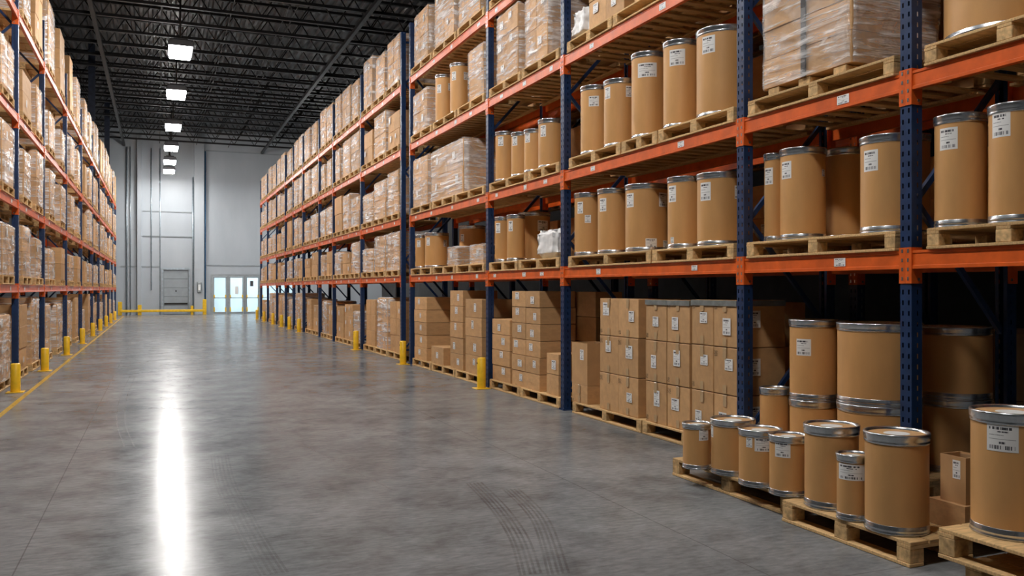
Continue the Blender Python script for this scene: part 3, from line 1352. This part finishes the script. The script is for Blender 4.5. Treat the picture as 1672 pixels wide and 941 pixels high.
def white_bundle(x0, y0, z0, w, d, h, label):
    bm = bmesh.new()
    bmesh.ops.create_cube(bm, size=1)
    bmesh.ops.bevel(bm, geom=bm.edges[:], offset=.14, segments=3, affect='EDGES')
    bmesh.ops.subdivide_edges(bm, edges=[e for e in bm.edges if e.calc_length() > .3], cuts=12, use_grid_fill=True)
    bm.normal_update()
    for v in bm.verts:
        p = v.co * 4
        v.co += v.normal * (.07 * (noise.noise(p * .8) + .6 * noise.noise(p * 2.2)) - .05)
        v.co.z = max(v.co.z, -.5) + .5
        v.co = Vector((x0 * 0 + (v.co.x + .5) * d, (v.co.y + .5) * w, v.co.z * h))
    mb = MB()
    mb.add_bm(bm, True)
    t = thing('wrapped_bundle', label, 'bundle', (x0, y0, z0))
    mb.obj('bundle', M['foam'], t)
    m = MB()
    m.box(d * .3, d * .3 + .02, -.004, w + .004, h * .2, h * .24)
    return t


def bollard(X, Y, label, h=.46, r=.07):
    t = thing('safety_bollard', label, 'bollard', (X, Y, 0))
    m = MB()
    m.lathe([(r, .012), (r, h - .02), (r * .8, h - .004), (0.001, h)], 20)
    m.obj('bollard_tube', M['yellow'], t)
    m = MB()
    m.cbox(-r - .05, r + .05, -r - .05, r + .05, 0, .012, .003)
    m.obj('base_flange', M['yellow'], t)
    m = MB()
    m.tube((-r * .98, -.0, h * .82), (-r - .006, 0, h * .82), .013, 8)
    m.obj('bolt', M['black'], t)


# ------------------------------------------------------------------ racks: frames and beams
r_all = R_POST + R_POST2
for i, y in enumerate(r_all):
    frame(RX, y, 1, 'navy blue slotted upright frame of the right rack, %s from the camera' % ORD[i + 1])
for i, y in enumerate(L_POST):
    frame(LX, y, -1, 'navy blue slotted upright frame of the left rack, %s from the camera' % ORD[i + 1])


def bays(posts):
    return [(posts[i], posts[i + 1]) for i in range(len(posts) - 1)]


RB = bays(R_POST) + bays(R_POST2)
LB = bays(L_POST)
LEV = ['', 'first', 'second', 'third', 'top']
for i, (a, b_) in enumerate(RB):
    for l in (1, 2, 3, 4):
        nl = max(2, round((b_ - a) / 1.1)) if i > 2 else (2 if i == 2 else 1)
        beam(RX, a, b_, R_TOP[l], 1, 'orange front beam of the right rack, %s level, %s bay' % (LEV[l], ORD[i + 1]), nl)
        if i < 9:
            beam(RX + DEP, a, b_, R_TOP[l], -1, 'orange rear beam of the right rack, %s level, %s bay' % (LEV[l], ORD[i + 1]))
for i, (a, b_) in enumerate(LB):
    for l in (1, 2, 3, 4):
        beam(LX, a, b_, L_TOP[l], -1, 'orange front beam of the left rack, %s level, %s bay' % (LEV[l], ORD[i + 1]), 2)
        if i < 6:
            beam(LX - DEP, a, b_, L_TOP[l], 1, 'orange rear beam of the left rack, %s level, %s bay' % (LEV[l], ORD[i + 1]))

# slatted timber decking between front and rear beams
for i, (a, b_) in enumerate(RB):
    if i > 7:
        continue
    for l in (1, 2, 3, 4):
        m = MB()
        y = a + .16
        while y < b_ - .2:
            m.cbox(RX + .049, RX + DEP - .049, y, y + .09, R_TOP[l] - .024, R_TOP[l] - .002, .003)
            y += .21
        for xx in (RX + .10, RX + DEP - .18):
            m.box(xx, xx + .08, a + .13, b_ - .13, R_TOP[l] - .046, R_TOP[l] - .0242)
        o = m.obj('slatted_deck', M['wood'])
        tag(o, 'slatted timber deck under the pallets, %s beam level, %s bay of right rack' % (LEV[l], ORD[i + 1]), 'rack deck')
# bollards
for i, px in enumerate([25.3, 73.3, 109, 134.4, 151.5, 163.8, 173.5, 181, 187.6]):
    bollard(-2.03, at_plane(px, -2.03)[0], 'yellow bollard guarding the left rack, %s from the camera' % ORD[i + 1], .45)
for i, y in enumerate([13.0, 17.75, 22.4, 32.2, 34.7, 37.0, 39.9, 43.4, 46.6]):
    bollard(4.78, y - .14, 'yellow bollard guarding the right rack, %s from the camera' % ORD[i + 1], .5)

WHERE = {1: ['middle'], 2: ['near end', 'far end'], 3: ['near end', 'middle', 'far end'], 4: ['near end', 'near middle', 'far middle', 'far end']}


def auto_bay(side, bi, a, b_, lev, rnd, trim=(0, 0)):
    """fills one bay of a level with pallets and bound loads; side 'right' or 'left'"""
    a2, b2 = a + .12 + trim[0], b_ - .12 - trim[1]
    span = b2 - a2
    n = max(1, min(3, round(span / 1.45)) if side == 'right' else 2)
    slot = span / n
    front = RX if side == 'right' else LX
    tops = R_TOP if side == 'right' else L_TOP
    z = tops[lev] + .0015
    gap = (tops[lev + 1] - tops[lev] - BH) if lev < 4 else 2.2
    Lp = min(1.28 if side == 'right' else 1.2, slot - .06)
    for k in range(n):
        y0 = a2 + slot * k + (slot - Lp) / 2 + rnd.uniform(-.015, .015)
        W = 1.04
        pos = WHERE[n][k]
        x0 = front - .02 if side == 'right' else front - W + .02
        if lev == 0:
            x0 += .06 if side == 'right' else -.06
        where = '%s of %s rack, %s bay, %s' % (SHELF[lev], side, ORD[bi + 1], pos)
        pallet(x0, y0, Lp, W, z, 'pale wooden pallet, ' + where)
        lw = Lp - rnd.uniform(.06, .16)
        if rnd.random() < .35:
            lw -= rnd.uniform(.1, .3)
        ld = W - rnd.uniform(.06, .12)
        if lev == 0:
            hh = rnd.uniform(.75, 1.3)
            rows = 3 if hh > .95 else 2
        elif side == 'left' and lev == 1:
            hh = rnd.uniform(.5, .85) if bi > 1 else rnd.uniform(.75, .9)
            rows = 2
        elif side == 'right' and lev == 1:
            hh = rnd.uniform(.58, .85)
            rows = 2
        elif lev == 4:
            hh = rnd.uniform(1.0, 1.25) if side == 'right' else rnd.uniform(1.2, 1.6)
            rows = 2 if hh < 1.3 else 3
        else:
            hh = min(gap - PH - .12, rnd.uniform(.72, 1.1))
            rows = 2
        hh = min(hh, gap - PH - .1)
        cols = rnd.choice([2, 2, 2, 1])
        lx = x0 + .03 + (W - ld) * (.2 if side == 'right' else .5)
        ly = y0 + (Lp - lw) / 2
        wrapped = rnd.random() < (.85 if lev >= 2 else .55)
        desc = '%s %s brown cartons, ' % ({2: 'two', 3: 'three', 4: 'four', 6: 'six', 8: 'eight'}[rows * cols], 'film wrapped' if wrapped else 'unwrapped')
        wrapped_load(lx, ly, z + PH + .0015, lw, ld, hh, cols, rows, desc + where, -1 if side == 'right' else 1, wrapped)


rnd = random.Random(5)
for i, (a, b_) in enumerate(RB):
    if i < 5:
        continue
    for lev in range(5):
        auto_bay('right', i, a, b_, lev, rnd)
for i, (a, b_) in enumerate(LB):
    for lev in range(5):
        auto_bay('left', i, a, b_, lev, rnd, (0, .68) if abs(b_ - 38.7) < .01 or abs(b_ - 49.8) < .01 else (0, 0))

# ------------------------------------------------------------------ right rack, the five bays nearest the camera
bay_of = lambda i: ORD[i + 1]


def shelf_pallet(pl_, pr, lev, bay, label, W=1.04, front=RX - .02):
    """pallet whose aisle edge spans the picture columns pl_..pr"""
    ya, _ = at_plane(pl_, front)
    yb, _ = at_plane(pr, front)
    a, b_ = RB[bay]
    y1 = min(ya, b_ - .075)
    y0 = max(yb, a + .075)
    z = R_TOP[lev] + .0015
    pallet(front, y0, y1 - y0, W, z, label)
    return y0, y1, z + PH + .0015


# first beam level
t0 = R_TOP[1] + .0015 + PH + .0015
t2 = R_TOP[2] + .0015 + PH + .0015
t3 = R_TOP[3] + .0015 + PH + .0015
t4 = R_TOP[4] + .0015 + PH + .0015

shelf_pallet(1512, 1790, 1, 0, 'wooden pallet under two labelled drums, first beam level, bay nearest the camera')
shelf_pallet(1218, 1461, 1, 1, 'wooden pallet under four drums, first beam level, second bay of right rack')
shelf_pallet(1064, 1197, 1, 2, 'wooden pallet under the two nearer drums, first beam level, third bay')
shelf_pallet(927, 1062, 1, 2, 'wooden pallet under the three farther drums, first beam level, third bay')
shelf_pallet(846, 912, 1, 3, 'wooden pallet under white bundle and wide drum, first beam level, fourth bay')
shelf_pallet(798, 844, 1, 3, 'wooden pallet under two slim drums, first beam level, fourth bay')
shelf_pallet(744, 790, 1, 4, 'wooden pallet at near end of fifth bay, first beam level, right rack')
shelf_pallet(706, 742, 1, 4, 'wooden pallet in middle of fifth bay, first beam level, right rack')
shelf_pallet(670, 704, 1, 4, 'wooden pallet at far end of fifth bay, first beam level, right rack')

L1 = [(-14, .80, .14, .17)]
shelf_drum(1525, 1612, 183, t0, 'tall brown drum with white label, first beam level, just past the closest upright', [(28, .78, .125, .15)])
shelf_drum(1613, 1706, 164, t0, 'tall labelled drum cut by the picture edge, first beam level', [(34, .82, .125, .16)])
shelf_drum(1224, 1284, 250, t0, 'brown drum behind upright, farthest in second bay, first beam level', [(38, .74, .09, .15)], RX + .06)
shelf_drum(1266, 1356, 238, t0, 'wide scuffed brown drum with label near its edge, second bay, first beam level', [(48, .76, .12, .15), (-62, .72, .05, .06)], RX + .05)
shelf_drum(1348, 1418, 240, t0, 'shaded drum standing behind the others, second bay, first beam level', (), RX + .56)
shelf_drum(1404, 1500, 217, t0, 'brown drum partly behind closest upright, second bay, first beam level', [(40, .74, .13, .16)], RX + .05)
shelf_drum(1455, 1519, 217, t0, 'dark drum at back behind closest upright, second bay, first beam level', (), RX + .60)
shelf_drum(938, 986, 314, t0, 'brown drum with two labels, farthest of five, first beam level, third bay', [(38, .76, .09, .15), (5, .58, .08, .1)])
shelf_drum(976, 1030, 307, t0, 'brown drum second from far end, first beam level, third bay', [(44, .75, .11, .16)])
shelf_drum(1021, 1091, 299, t0, 'wide drum in the middle of five, first beam level, third bay', [(52, .76, .13, .16), (-50, .76, .14, .16), (-12, .12, .13, .11), (-60, .1, .1, .1)])
shelf_drum(1090, 1150, 287, t0, 'brown drum second from near end, first beam level, third bay', [(50, .76, .12, .17), (48, .12, .05, .06)])
shelf_drum(1138, 1214, 280, t0, 'brown drum nearest of five beside upright, first beam level, third bay', [(40, .74, .13, .18), (-50, .72, .1, .13)])
shelf_drum(805, 834, 354, t0, 'slim drum at far end of fourth bay, first beam level', [(38, .75, .09, .16)])
shelf_drum(828, 857, 350, t0, 'slim drum beside wide drum, fourth bay, first beam level', [(38, .75, .08, .16)])
shelf_drum(847, 898, 346, t0, 'wide drum behind white bundle, fourth bay, first beam level', [(55, .74, .1, .18), (-35, .72, .2, .17)], RX + .36)
shelf_drum(675, 697, 384, t0, 'slim drum at far end of fifth bay, first beam level', [(25, .74, .08, .14)])
shelf_drum(694, 733, 380, t0, 'wide drum at far end of fifth bay, first beam level', [(48, .75, .1, .16), (-45, .7, .1, .13)], RX + .08)
shelf_drum(750, 792, 368, t0, 'tall drum at near end of fifth bay, first beam level', [(50, .7, .1, .14)], RX + .42)


def px_y(px, X=RX + .03):
    return at_plane(px, X)[0]


def load_px(pa, pb, ytop, z, depth, cols, rows, label, wrap=True, X=RX + .03, fine=False, bay=None, plab=.6):
    y1, D1 = at_plane(pa, X)
    y0, D0 = at_plane(pb, X)
    h = hgt(ytop, (D0 + D1) / 2) - z
    if bay is not None:
        y0, y1 = max(y0, RB[bay][0] + .09), min(y1, RB[bay][1] - .09)
    return wrapped_load(X, y0, z, y1 - y0, depth, h, cols, rows, label, -1, wrap, fine, plab)


yb1, D_ = at_plane(873, RX + .03)
yb0, _ = at_plane(910, RX + .03)
white_bundle(RX + .01, yb0, t0, yb1 - yb0 - .02, .27, hgt(376, D_) - t0, 'white film wrapped bundle beside upright, first beam level, fourth bay')
load_px(731, 747, 404, t0, .34, 1, 1, 'low film wrapped carton in front of drum, fifth bay, first beam level', bay=4)
load_px(768, 789, 400, t0, .28, 1, 1, 'low wrapped carton beside upright at near end, fifth bay, first beam level', bay=4)

# second beam level
shelf_pallet(1508, 1800, 2, 0, 'wooden pallet under a huge drum, second beam level, bay nearest the camera')
shelf_pallet(1220, 1459, 2, 1, 'wooden pallet under wrapped cartons with dark gap-shade strip, second beam level, second bay')
shelf_pallet(1074, 1197, 2, 2, 'wooden pallet under the two tallest drums, second beam level, third bay')
shelf_pallet(1014, 1072, 2, 2, 'short wooden pallet in middle of third bay, second beam level')
shelf_pallet(928, 1012, 2, 2, 'wooden pallet at far end of third bay, second beam level')
shelf_pallet(861, 912, 2, 3, 'wooden pallet at near end of fourth bay, second beam level')
shelf_pallet(798, 859, 2, 3, 'wooden pallet at far end of fourth bay, second beam level')
shelf_pallet(742, 790, 2, 4, 'wooden pallet at near end of fifth bay, second beam level')
shelf_pallet(705, 740, 2, 4, 'wooden pallet in middle of fifth bay, second beam level')
shelf_pallet(670, 703, 2, 4, 'wooden pallet at far end of fifth bay, second beam level')
shelf_drum(1535, 1735, -95, t2, 'huge brown drum cut by the picture top, second beam level, bay nearest camera', ())
shelf_drum(948, 998, 138, t2, 'brown drum farthest of five, second beam level, third bay', [(8, .76, .13, .13)])
shelf_drum(986, 1042, 127, t2, 'brown drum second from far end, second beam level, third bay', [(52, .80, .1, .14), (-30, .8, .1, .13)])
shelf_drum(1031, 1088, 83, t2, 'brown drum with wide label, middle of five, second beam level, third bay', [(6, .78, .22, .16)])
shelf_drum(1083, 1142, 63, t2, 'tall drum with white label, second beam level, third bay, second from near end', [(14, .79, .17, .17)])
shelf_drum(1137, 1226, 40, t2, 'widest drum with two labels, second beam level, beside upright, third bay', [(34, .80, .15, .17), (-44, .80, .15, .18)])
shelf_drum(809, 842, 214, t2, 'brown drum with label, farthest in fourth bay, second beam level', [(30, .8, .1, .15)])
shelf_drum(835, 866, 215, t2, 'brown drum second from far end, fourth bay, second beam level', [(42, .8, .1, .14)])
shelf_drum(856, 890, 210, t2, 'brown drum second from near end, fourth bay, second beam level', [(45, .8, .1, .14)])
shelf_drum(879, 922, 193, t2, 'film wrapped drum at near end, fourth bay, second beam level', [(40, .75, .1, .16)])
# the wrapped load; its dark strip imitates the shaded gap between carton columns
X = RX + .05
y1, D1 = at_plane(1247, X)
y0, D0 = at_plane(1391, X)
blk = MB()
zr = t2
lh = hgt(-75, (D0 + D1) / 2) - zr - .075
wl = wrapped_load(X, y0, zr + .075, y1 - y0, .92, lh, 2, 4, 'cartons in clear film with dark gap-shade strip, second beam level, second bay', -1, True, True, .0)
m = MB()
wy = (y1 - y0)
m.box(-.020, -.014, wy / 2 - .028, wy / 2 + .028, .0, lh + .016)
m.obj('gap_shade_strip', M['gap_shade_strip'], wl)
for q in (.06, wy / 2 - .06, wy - .20):
    m = MB()
    m.cbox(-.0, .90, q, q + .14, -.0735, -.0055, .004)
    m.obj('runner_block', M['woodend'], wl)
load_px(675, 698, 258, t2, .62, 1, 2, 'narrow film wrapped carton stack, far end of fifth bay, second beam level', bay=4, plab=1)
load_px(704, 757, 238, t2, .78, 2, 2, 'large film wrapped carton block at near end, fifth bay, second beam level', bay=4, plab=1)

# third beam level
shelf_pallet(1000, 1195, 3, 2, 'wooden pallet at near end of third bay, third beam level')
shelf_pallet(925, 998, 3, 2, 'wooden pallet under white bundle, third bay, third beam level')
shelf_pallet(851, 912, 3, 3, 'wooden pallet at near end of fourth bay, third beam level')
shelf_pallet(798, 849, 3, 3, 'wooden pallet at far end of fourth bay, third beam level')
shelf_pallet(746, 790, 3, 4, 'wooden pallet at near end of fifth bay, third beam level')
shelf_pallet(706, 744, 3, 4, 'wooden pallet in middle of fifth bay, third beam level')
shelf_pallet(670, 704, 3, 4, 'wooden pallet at far end of fifth bay, third beam level')
shelf_pallet(1225, 1458, 3, 1, 'wooden pallet on third beam level, second bay')
ya, D_ = at_plane(930, RX + .03)
yb, _ = at_plane(957, RX + .03)
white_bundle(RX + .02, yb, t3, ya - yb, .6, .42, 'white bundle on third beam level at far end of third bay')
load_px(962, 1020, -60, t3, .8, 2, 2, 'brown carton stack cut by the picture top, third bay, third beam level', False, bay=2, plab=1)
load_px(1035, 1130, -160, t3, .8, 2, 2, 'carton stack above the picture top, third bay, third beam level', False, bay=2)
load_px(812, 846, 17, t3, .7, 2, 3, 'film wrapped stack of six cartons, far end of fourth bay, third beam level', bay=3)
load_px(858, 894, -12, t3, .7, 2, 2, 'film wrapped carton stack, near end of fourth bay, third beam level', bay=3)
load_px(675, 697, 150, t3, .62, 2, 2, 'film wrapped cartons at far end of fifth bay, third beam level', bay=4, plab=1)
shelf_drum(711, 741, 121, t3, 'brown drum beside carton stack, fifth bay, third beam level', [(38, .7, .1, .16), (-38, .74, .1, .14)])
shelf_drum(735, 768, 102, t3, 'taller brown drum in fifth bay, third beam level', [(40, .74, .1, .16), (-35, .74, .1, .14)])
load_px(765, 789, 78, t3, .7, 1, 2, 'film wrapped carton stack at near end, fifth bay, third beam level', bay=4)
load_px(1250, 1400, -330, t3, .8, 2, 2, 'carton stack on third beam level, second bay', False, bay=1)

# top beam level
shelf_pallet(746, 790, 4, 4, 'wooden pallet at near end of fifth bay, top beam level')
shelf_pallet(706, 744, 4, 4, 'wooden pallet in middle of fifth bay, top beam level')
shelf_pallet(670, 704, 4, 4, 'wooden pallet at far end of fifth bay, top beam level')
shelf_pallet(851, 912, 4, 3, 'wooden pallet at near end of fourth bay, top beam level')
shelf_pallet(798, 849, 4, 3, 'wooden pallet at far end of fourth bay, top beam level')
shelf_pallet(925, 1040, 4, 2, 'wooden pallet at far end of third bay, top beam level')
load_px(677, 699, 18, t4, .75, 2, 2, 'wrapped carton stack at far end of fifth bay, top beam level', bay=4, plab=1)
load_px(710, 740, -25, t4, .75, 2, 2, 'wrapped carton stack in middle of fifth bay, top beam level', bay=4, plab=1)
load_px(749, 784, -45, t4, .75, 2, 2, 'wrapped carton stack at near end of fifth bay, top beam level', bay=4, plab=1)
load_px(805, 845, -110, t4, .75, 2, 2, 'wrapped carton stack at far end of fourth bay, top beam level', bay=3)
load_px(856, 905, -150, t4, .75, 2, 2, 'wrapped carton stack at near end of fourth bay, top beam level', bay=3)

place_drums()
# ------------------------------------------------------------------ floor level, near bays
FX = RX + .03
FZ = PH + .003


def floor_pallet(pl_, pr, bay, label, W=1.04):
    front = RX + .0
    ya, _ = at_plane(pl_, front)
    yb, _ = at_plane(pr, front)
    a, b_ = RB[bay]
    y1, y0 = min(ya, b_ - .095), max(yb, a + .095)
    pallet(front, y0, y1 - y0, W, .0015, label)


floor_pallet(1048, 1203, 2, 'floor pallet under the widest box stack, near end of third bay')
floor_pallet(934, 1046, 2, 'floor pallet under three layer box stack and open box, third bay')
floor_pallet(849, 913, 3, 'floor pallet at near end of fourth bay')
floor_pallet(799, 848, 3, 'floor pallet at far end of fourth bay')
floor_pallet(743, 783, 4, 'floor pallet at near end of fifth bay, right rack')
floor_pallet(704, 742, 4, 'floor pallet in middle of fifth bay, right rack')
floor_pallet(673, 703, 4, 'floor pallet at far end of fifth bay, right rack')

LAY = {1: ['only layer'], 2: ['bottom layer', 'top layer'], 3: ['bottom layer', 'middle layer', 'top layer'], 4: ['bottom layer', 'second layer', 'third layer', 'top layer'],
       5: ['bottom layer', 'second layer', 'third layer', 'fourth layer', 'top layer'],
       6: ['bottom layer', 'second layer', 'third layer', 'fourth layer', 'fifth layer', 'top layer']}


def stack(pa, pb, ytop, cols, rows, depth, desc, X=FX, band=False, plab=.95, tape=False, side=False, z=FZ, group=None):
    y1, D1 = at_plane(pa, X)
    y0, D0 = at_plane(pb, X)
    top = hgt(ytop, (D0 + D1) / 2)
    ch = (top - z) / rows
    cw = (y1 - y0) / cols
    for j in range(rows):
        for i in range(cols):
            jit = random.uniform(0, .012)
            colname = '' if cols == 1 else ('near column, ' if i == 0 else 'far column, ')
            t = carton_thing(X + jit, y0 + i * cw + .003, z + j * ch, cw - .012, depth, ch - .007, 'brown box, %s, %s%s' % (LAY[rows][j], colname, desc), -1, group, plab, tape, side and i == 0)
            if band and j == rows - 1:
                m = MB()
                w_, h_ = cw - .012, ch - .007
                m.box(-.011, -.008, -.0035, w_ + .0035, h_ - .055, h_ - .002)
                m.box(-.011, depth, -.0045, -.0035, h_ - .055, h_ - .002)
                m.obj('edge_band', M['band'], t)
    return y0, y1, top


stack(978, 1042, 487, 2, 3, .56, 'three layer stack left of the banded stacks, third bay', tape=True)
stack(1053, 1125, 489, 2, 3, .56, 'middle three layer stack with grey band, third bay', band=True, tape=True)
stack(1128, 1203, 489, 2, 3, .56, 'three layer stack beside upright, third bay', band=True, tape=True, side=True)
# second row, behind
stack(1143, 1262, 492, 1, 3, .40, 'dark stack behind the banded boxes', X=5.60, plab=0)
stack(1080, 1135, 489, 1, 3, .40, 'middle of the row hidden behind labelled stacks', X=5.60, plab=0)
y1, D1 = at_plane(934, FX)
y0, D0 = at_plane(959, FX)
hm_ = hgt(628, (D1 + D0) / 2)
ht_ = hgt(560, (D1 + D0) / 2)
carton_thing(FX, y0, FZ, y1 - y0, .34, hm_ - FZ - .003, 'plain brown box under the open box, far end of third bay', plab=.3, tape=True)
open_carton(FX, y0, hm_, y1 - y0, .34, ht_ - hm_, 'open topped brown box on another box beside upright, third bay')
stack(936, 972, 476, 1, 4, .42, 'shaded stack behind the open box', X=5.56, plab=0)

stack(803, 832, 521, 1, 4, .6, 'single stack at far end of fourth bay')
stack(835, 881, 475, 2, 6, .56, 'tall six layer stack, fourth bay')
stack(891, 911, 577, 1, 2, .5, 'short stack of two beside upright, fourth bay')
stack(884, 922, 476, 1, 4, .38, 'shaded stack behind the short stack, fourth bay', X=5.58, plab=0)
stack(676, 696, 485, 1, 5, .72, 'five layer stack at far end of fifth bay')
stack(704, 724, 566, 1, 1, .42, 'low single box between taller stacks, fifth bay')
stack(734, 755, 474, 1, 5, .66, 'narrow five layer stack, fifth bay')
stack(759, 786, 488, 1, 4, .56, 'four layer stack beside bollard, near end of fifth bay')

# drum pairs standing in the second bay
pallet(4.945, 4.76, 1.55, 1.04, .0015, 'floor pallet under the two tier drums, second bay')


def pair(xl, xr, ytop, yseam, X0, labels, lab_low, lab_up):
    px = (xl + xr) / 2
    Y, D = at_plane(px, X0)
    a = math.atan((px - CX) / FPX)
    r = (xr - xl) / 2 * D * math.cos(a) / FPX
    seam, top = hgt(yseam, D - r), hgt(ytop, D)
    f = facing(X0, Y)
    drum(X0, Y, FZ, r, seam - FZ, lab_low, [])
    drum(X0, Y, seam + .0015, r, top - seam, lab_up, [(f - da, zc, w, hh) for (da, zc, w, hh) in labels])


pair(1289, 1368, 522, 656, 5.20, [(25, .66, .13, .14)], 'lower drum under the labelled upper drum, second bay', 'upper drum with white label on another drum, second bay')
pair(1366, 1505, 527, 666, 5.27, (), 'lower wide drum behind closest upright, second bay', 'upper wide drum without label behind closest upright, second bay')
pair(1492, 1620, 533, 655, 5.97, (), 'lower shaded drum deep in the rack past the closest upright', 'upper shaded drum deep in the rack past the closest upright')
Yd, Dd = at_plane(1265, 5.10)
drum(5.10, Yd, FZ, .128, hgt(632, Dd) - FZ, 'small drum standing between box stack and paired drums, second bay', [], True)

# ------------------------------------------------------------------ foreground pallets and drums
PF = 3.98
pallet(4.08, 4.80, 1.48, .78, .0015, 'pallet carrying four small drums in front of the rack')
pallet(3.97, 3.66, 1.09, .90, .0015, 'pallet carrying three mixed drums in front of closest upright')
floor_drum(1115, 1161, 768, 690, FZ, 'smallest drum at far end of the row of drums', [(-30, .78, .085, .10)])
floor_drum(1161, 1232, 779, 683, FZ, 'drum second in the floor row, taller than its neighbours', [(75, .76, .07, .09)])
floor_drum(1206, 1276, 798, 699, FZ, 'drum third in the floor row with two labels', [(-10, .76, .13, .10), (30, .78, .05, .07)])
floor_drum(1256, 1318, 813, 709, FZ, 'drum fourth in the floor row at the pallet corner', [(18, .78, .11, .11)])
floor_drum(1313, 1402, 836, 692, FZ, 'tall unlabelled drum behind the small labelled one', [])
floor_drum(1366, 1420, 853, 740, FZ, 'short drum with wide label squeezed between two taller drums', [(8, .74, .17, .10)])
floor_drum(1411, 1517, 877, 704, FZ, 'large unlabelled drum on pallet corner in front of closest upright', [])
# stacked pallets and the big drum at the picture edge
pallet(3.99, 2.30, 1.02, .95, .0015, 'lower pallet of two stacked under the large drum by picture edge')
pallet(3.90, 2.22, 1.19, 1.0, .148, 'upper pallet of two stacked under the large drum by picture edge', H=.16)
Xq, Yq = 4.19, 3.19
D_ = 4.55
drum(Xq, Yq, .3095, .198, hgt(668, D_) - .3095, 'large drum with white label at picture edge', [(facing(Xq, Yq) - 14, .80, .15, .14)], True, 56)
# boxes behind
carton_thing(4.43, 3.68, FZ, .26, .34, .155, 'flat box beneath the open box behind the large unlabelled drum', plab=0)
open_carton(4.46, 3.70, FZ + .157, .18, .17, .28, 'narrow open box behind the large unlabelled drum')

# ------------------------------------------------------------------ back-to-back rack behind the right rack
BX = RX + DEP + .28
for i, y in enumerate(R_POST):
    frame(BX, y, 1, 'navy upright of the rack behind the right rack, %s from the camera' % ORD[i + 1])
for i, (a, b_) in enumerate(bays(R_POST)):
    for l in (1, 2, 3):
        beam(BX, a, b_, R_TOP[l], 1, 'orange beam of the rack behind the right rack, %s level, %s bay' % (LEV[l], ORD[i + 1]))
    for lev in (0, 1, 2, 3):
        n = max(1, round((b_ - a - .2) / 1.5))
        slot = (b_ - a - .24) / n
        for k in range(n):
            if lev == 0 and i == 0:
                continue
            y0 = a + .12 + slot * k + .03
            where = '%s of rack behind the right rack, %s bay, %s' % (SHELF[lev], ORD[i + 1], WHERE[n][k])
            z = R_TOP[lev] + .0015
            pallet(BX - .02, y0, slot - .06, 1.04, z, 'pallet, ' + where)
            wrapped_load(BX + .02, y0 + .05, z + PH + .0015, slot - .16, .9, [1.1, .75, .95, 1.0][lev], 2, 2, 'carton stack, ' + where, -1, False, False, .3)

# ------------------------------------------------------------------ groups of repeats
for o in list(S.objects):
    if o.parent is None and o.get('category') and not o.get('group'):
        nm = o.name.split('.')[0]
        lab_ = o['label']
        side = 'rack behind the right rack' if 'behind the right rack' in lab_ else ('left rack' if 'left rack' in lab_ else 'right rack')
        lv = 'floor level'
        for q in ('first', 'second', 'third', 'top'):
            if q + ' beam level' in lab_ or q + ' level' in lab_:
                lv = q + ' beam level'
        if nm == 'wooden_pallet':
            o['group'] = 'pallets, %s, %s' % (side, lv)
        elif nm == 'fibre_drum':
            o['group'] = 'drums in front of the right rack' if lv == 'floor level' else 'drums, right rack, %s' % lv
        elif nm in ('wrapped_load', 'carton_stack'):
            o['group'] = 'carton loads, %s, %s' % (side, lv)
        elif nm == 'cardboard_box':
            o['group'] = 'cardboard boxes on the floor pallets'
        elif nm == 'rack_upright':
            o['group'] = 'upright frames of the ' + side
        elif nm == 'rack_beam':
            o['group'] = 'beams of the ' + side
        elif nm == 'slatted_deck':
            o['group'] = 'slatted decks of the right rack'
        elif nm == 'safety_bollard':
            o['group'] = 'bollards along the ' + side
        elif nm == 'wrapped_bundle':
            o['group'] = 'white bundles'
        elif nm == 'wall_pipe':
            o['group'] = 'pipes on the back wall'

# ------------------------------------------------------------------ camera, world, view
cam = bpy.data.cameras.new('camera')
co = bpy.data.objects.new('camera', cam)
C.objects.link(co)
co.location = (0, 0, EYE)
co.rotation_euler = (math.pi / 2, 0, -YAW)
cam.sensor_width = 36
cam.lens = 36 * FPX / 1672
cam.shift_y = (HY - 470.5) / 1672
cam.clip_end = 200
S.camera = co

w = bpy.data.worlds.new('world')
S.world = w
w.use_nodes = True
w.node_tree.nodes['Background'].inputs[0].default_value = (.02, .022, .025, 1)
w.node_tree.nodes['Background'].inputs[1].default_value = .0

S.view_settings.view_transform = 'Standard'
S.view_settings.look = 'None'
S.view_settings.exposure = 0
S.view_settings.gamma = 1
S.view_settings.use_curve_mapping = False
cy = S.cycles
cy.max_bounces = 7
cy.diffuse_bounces = 4
cy.glossy_bounces = 3
cy.transparent_max_bounces = 10
cy.sample_clamp_indirect = 6
cy.caustics_reflective = False
cy.caustics_refractive = False
cy.use_denoising = True
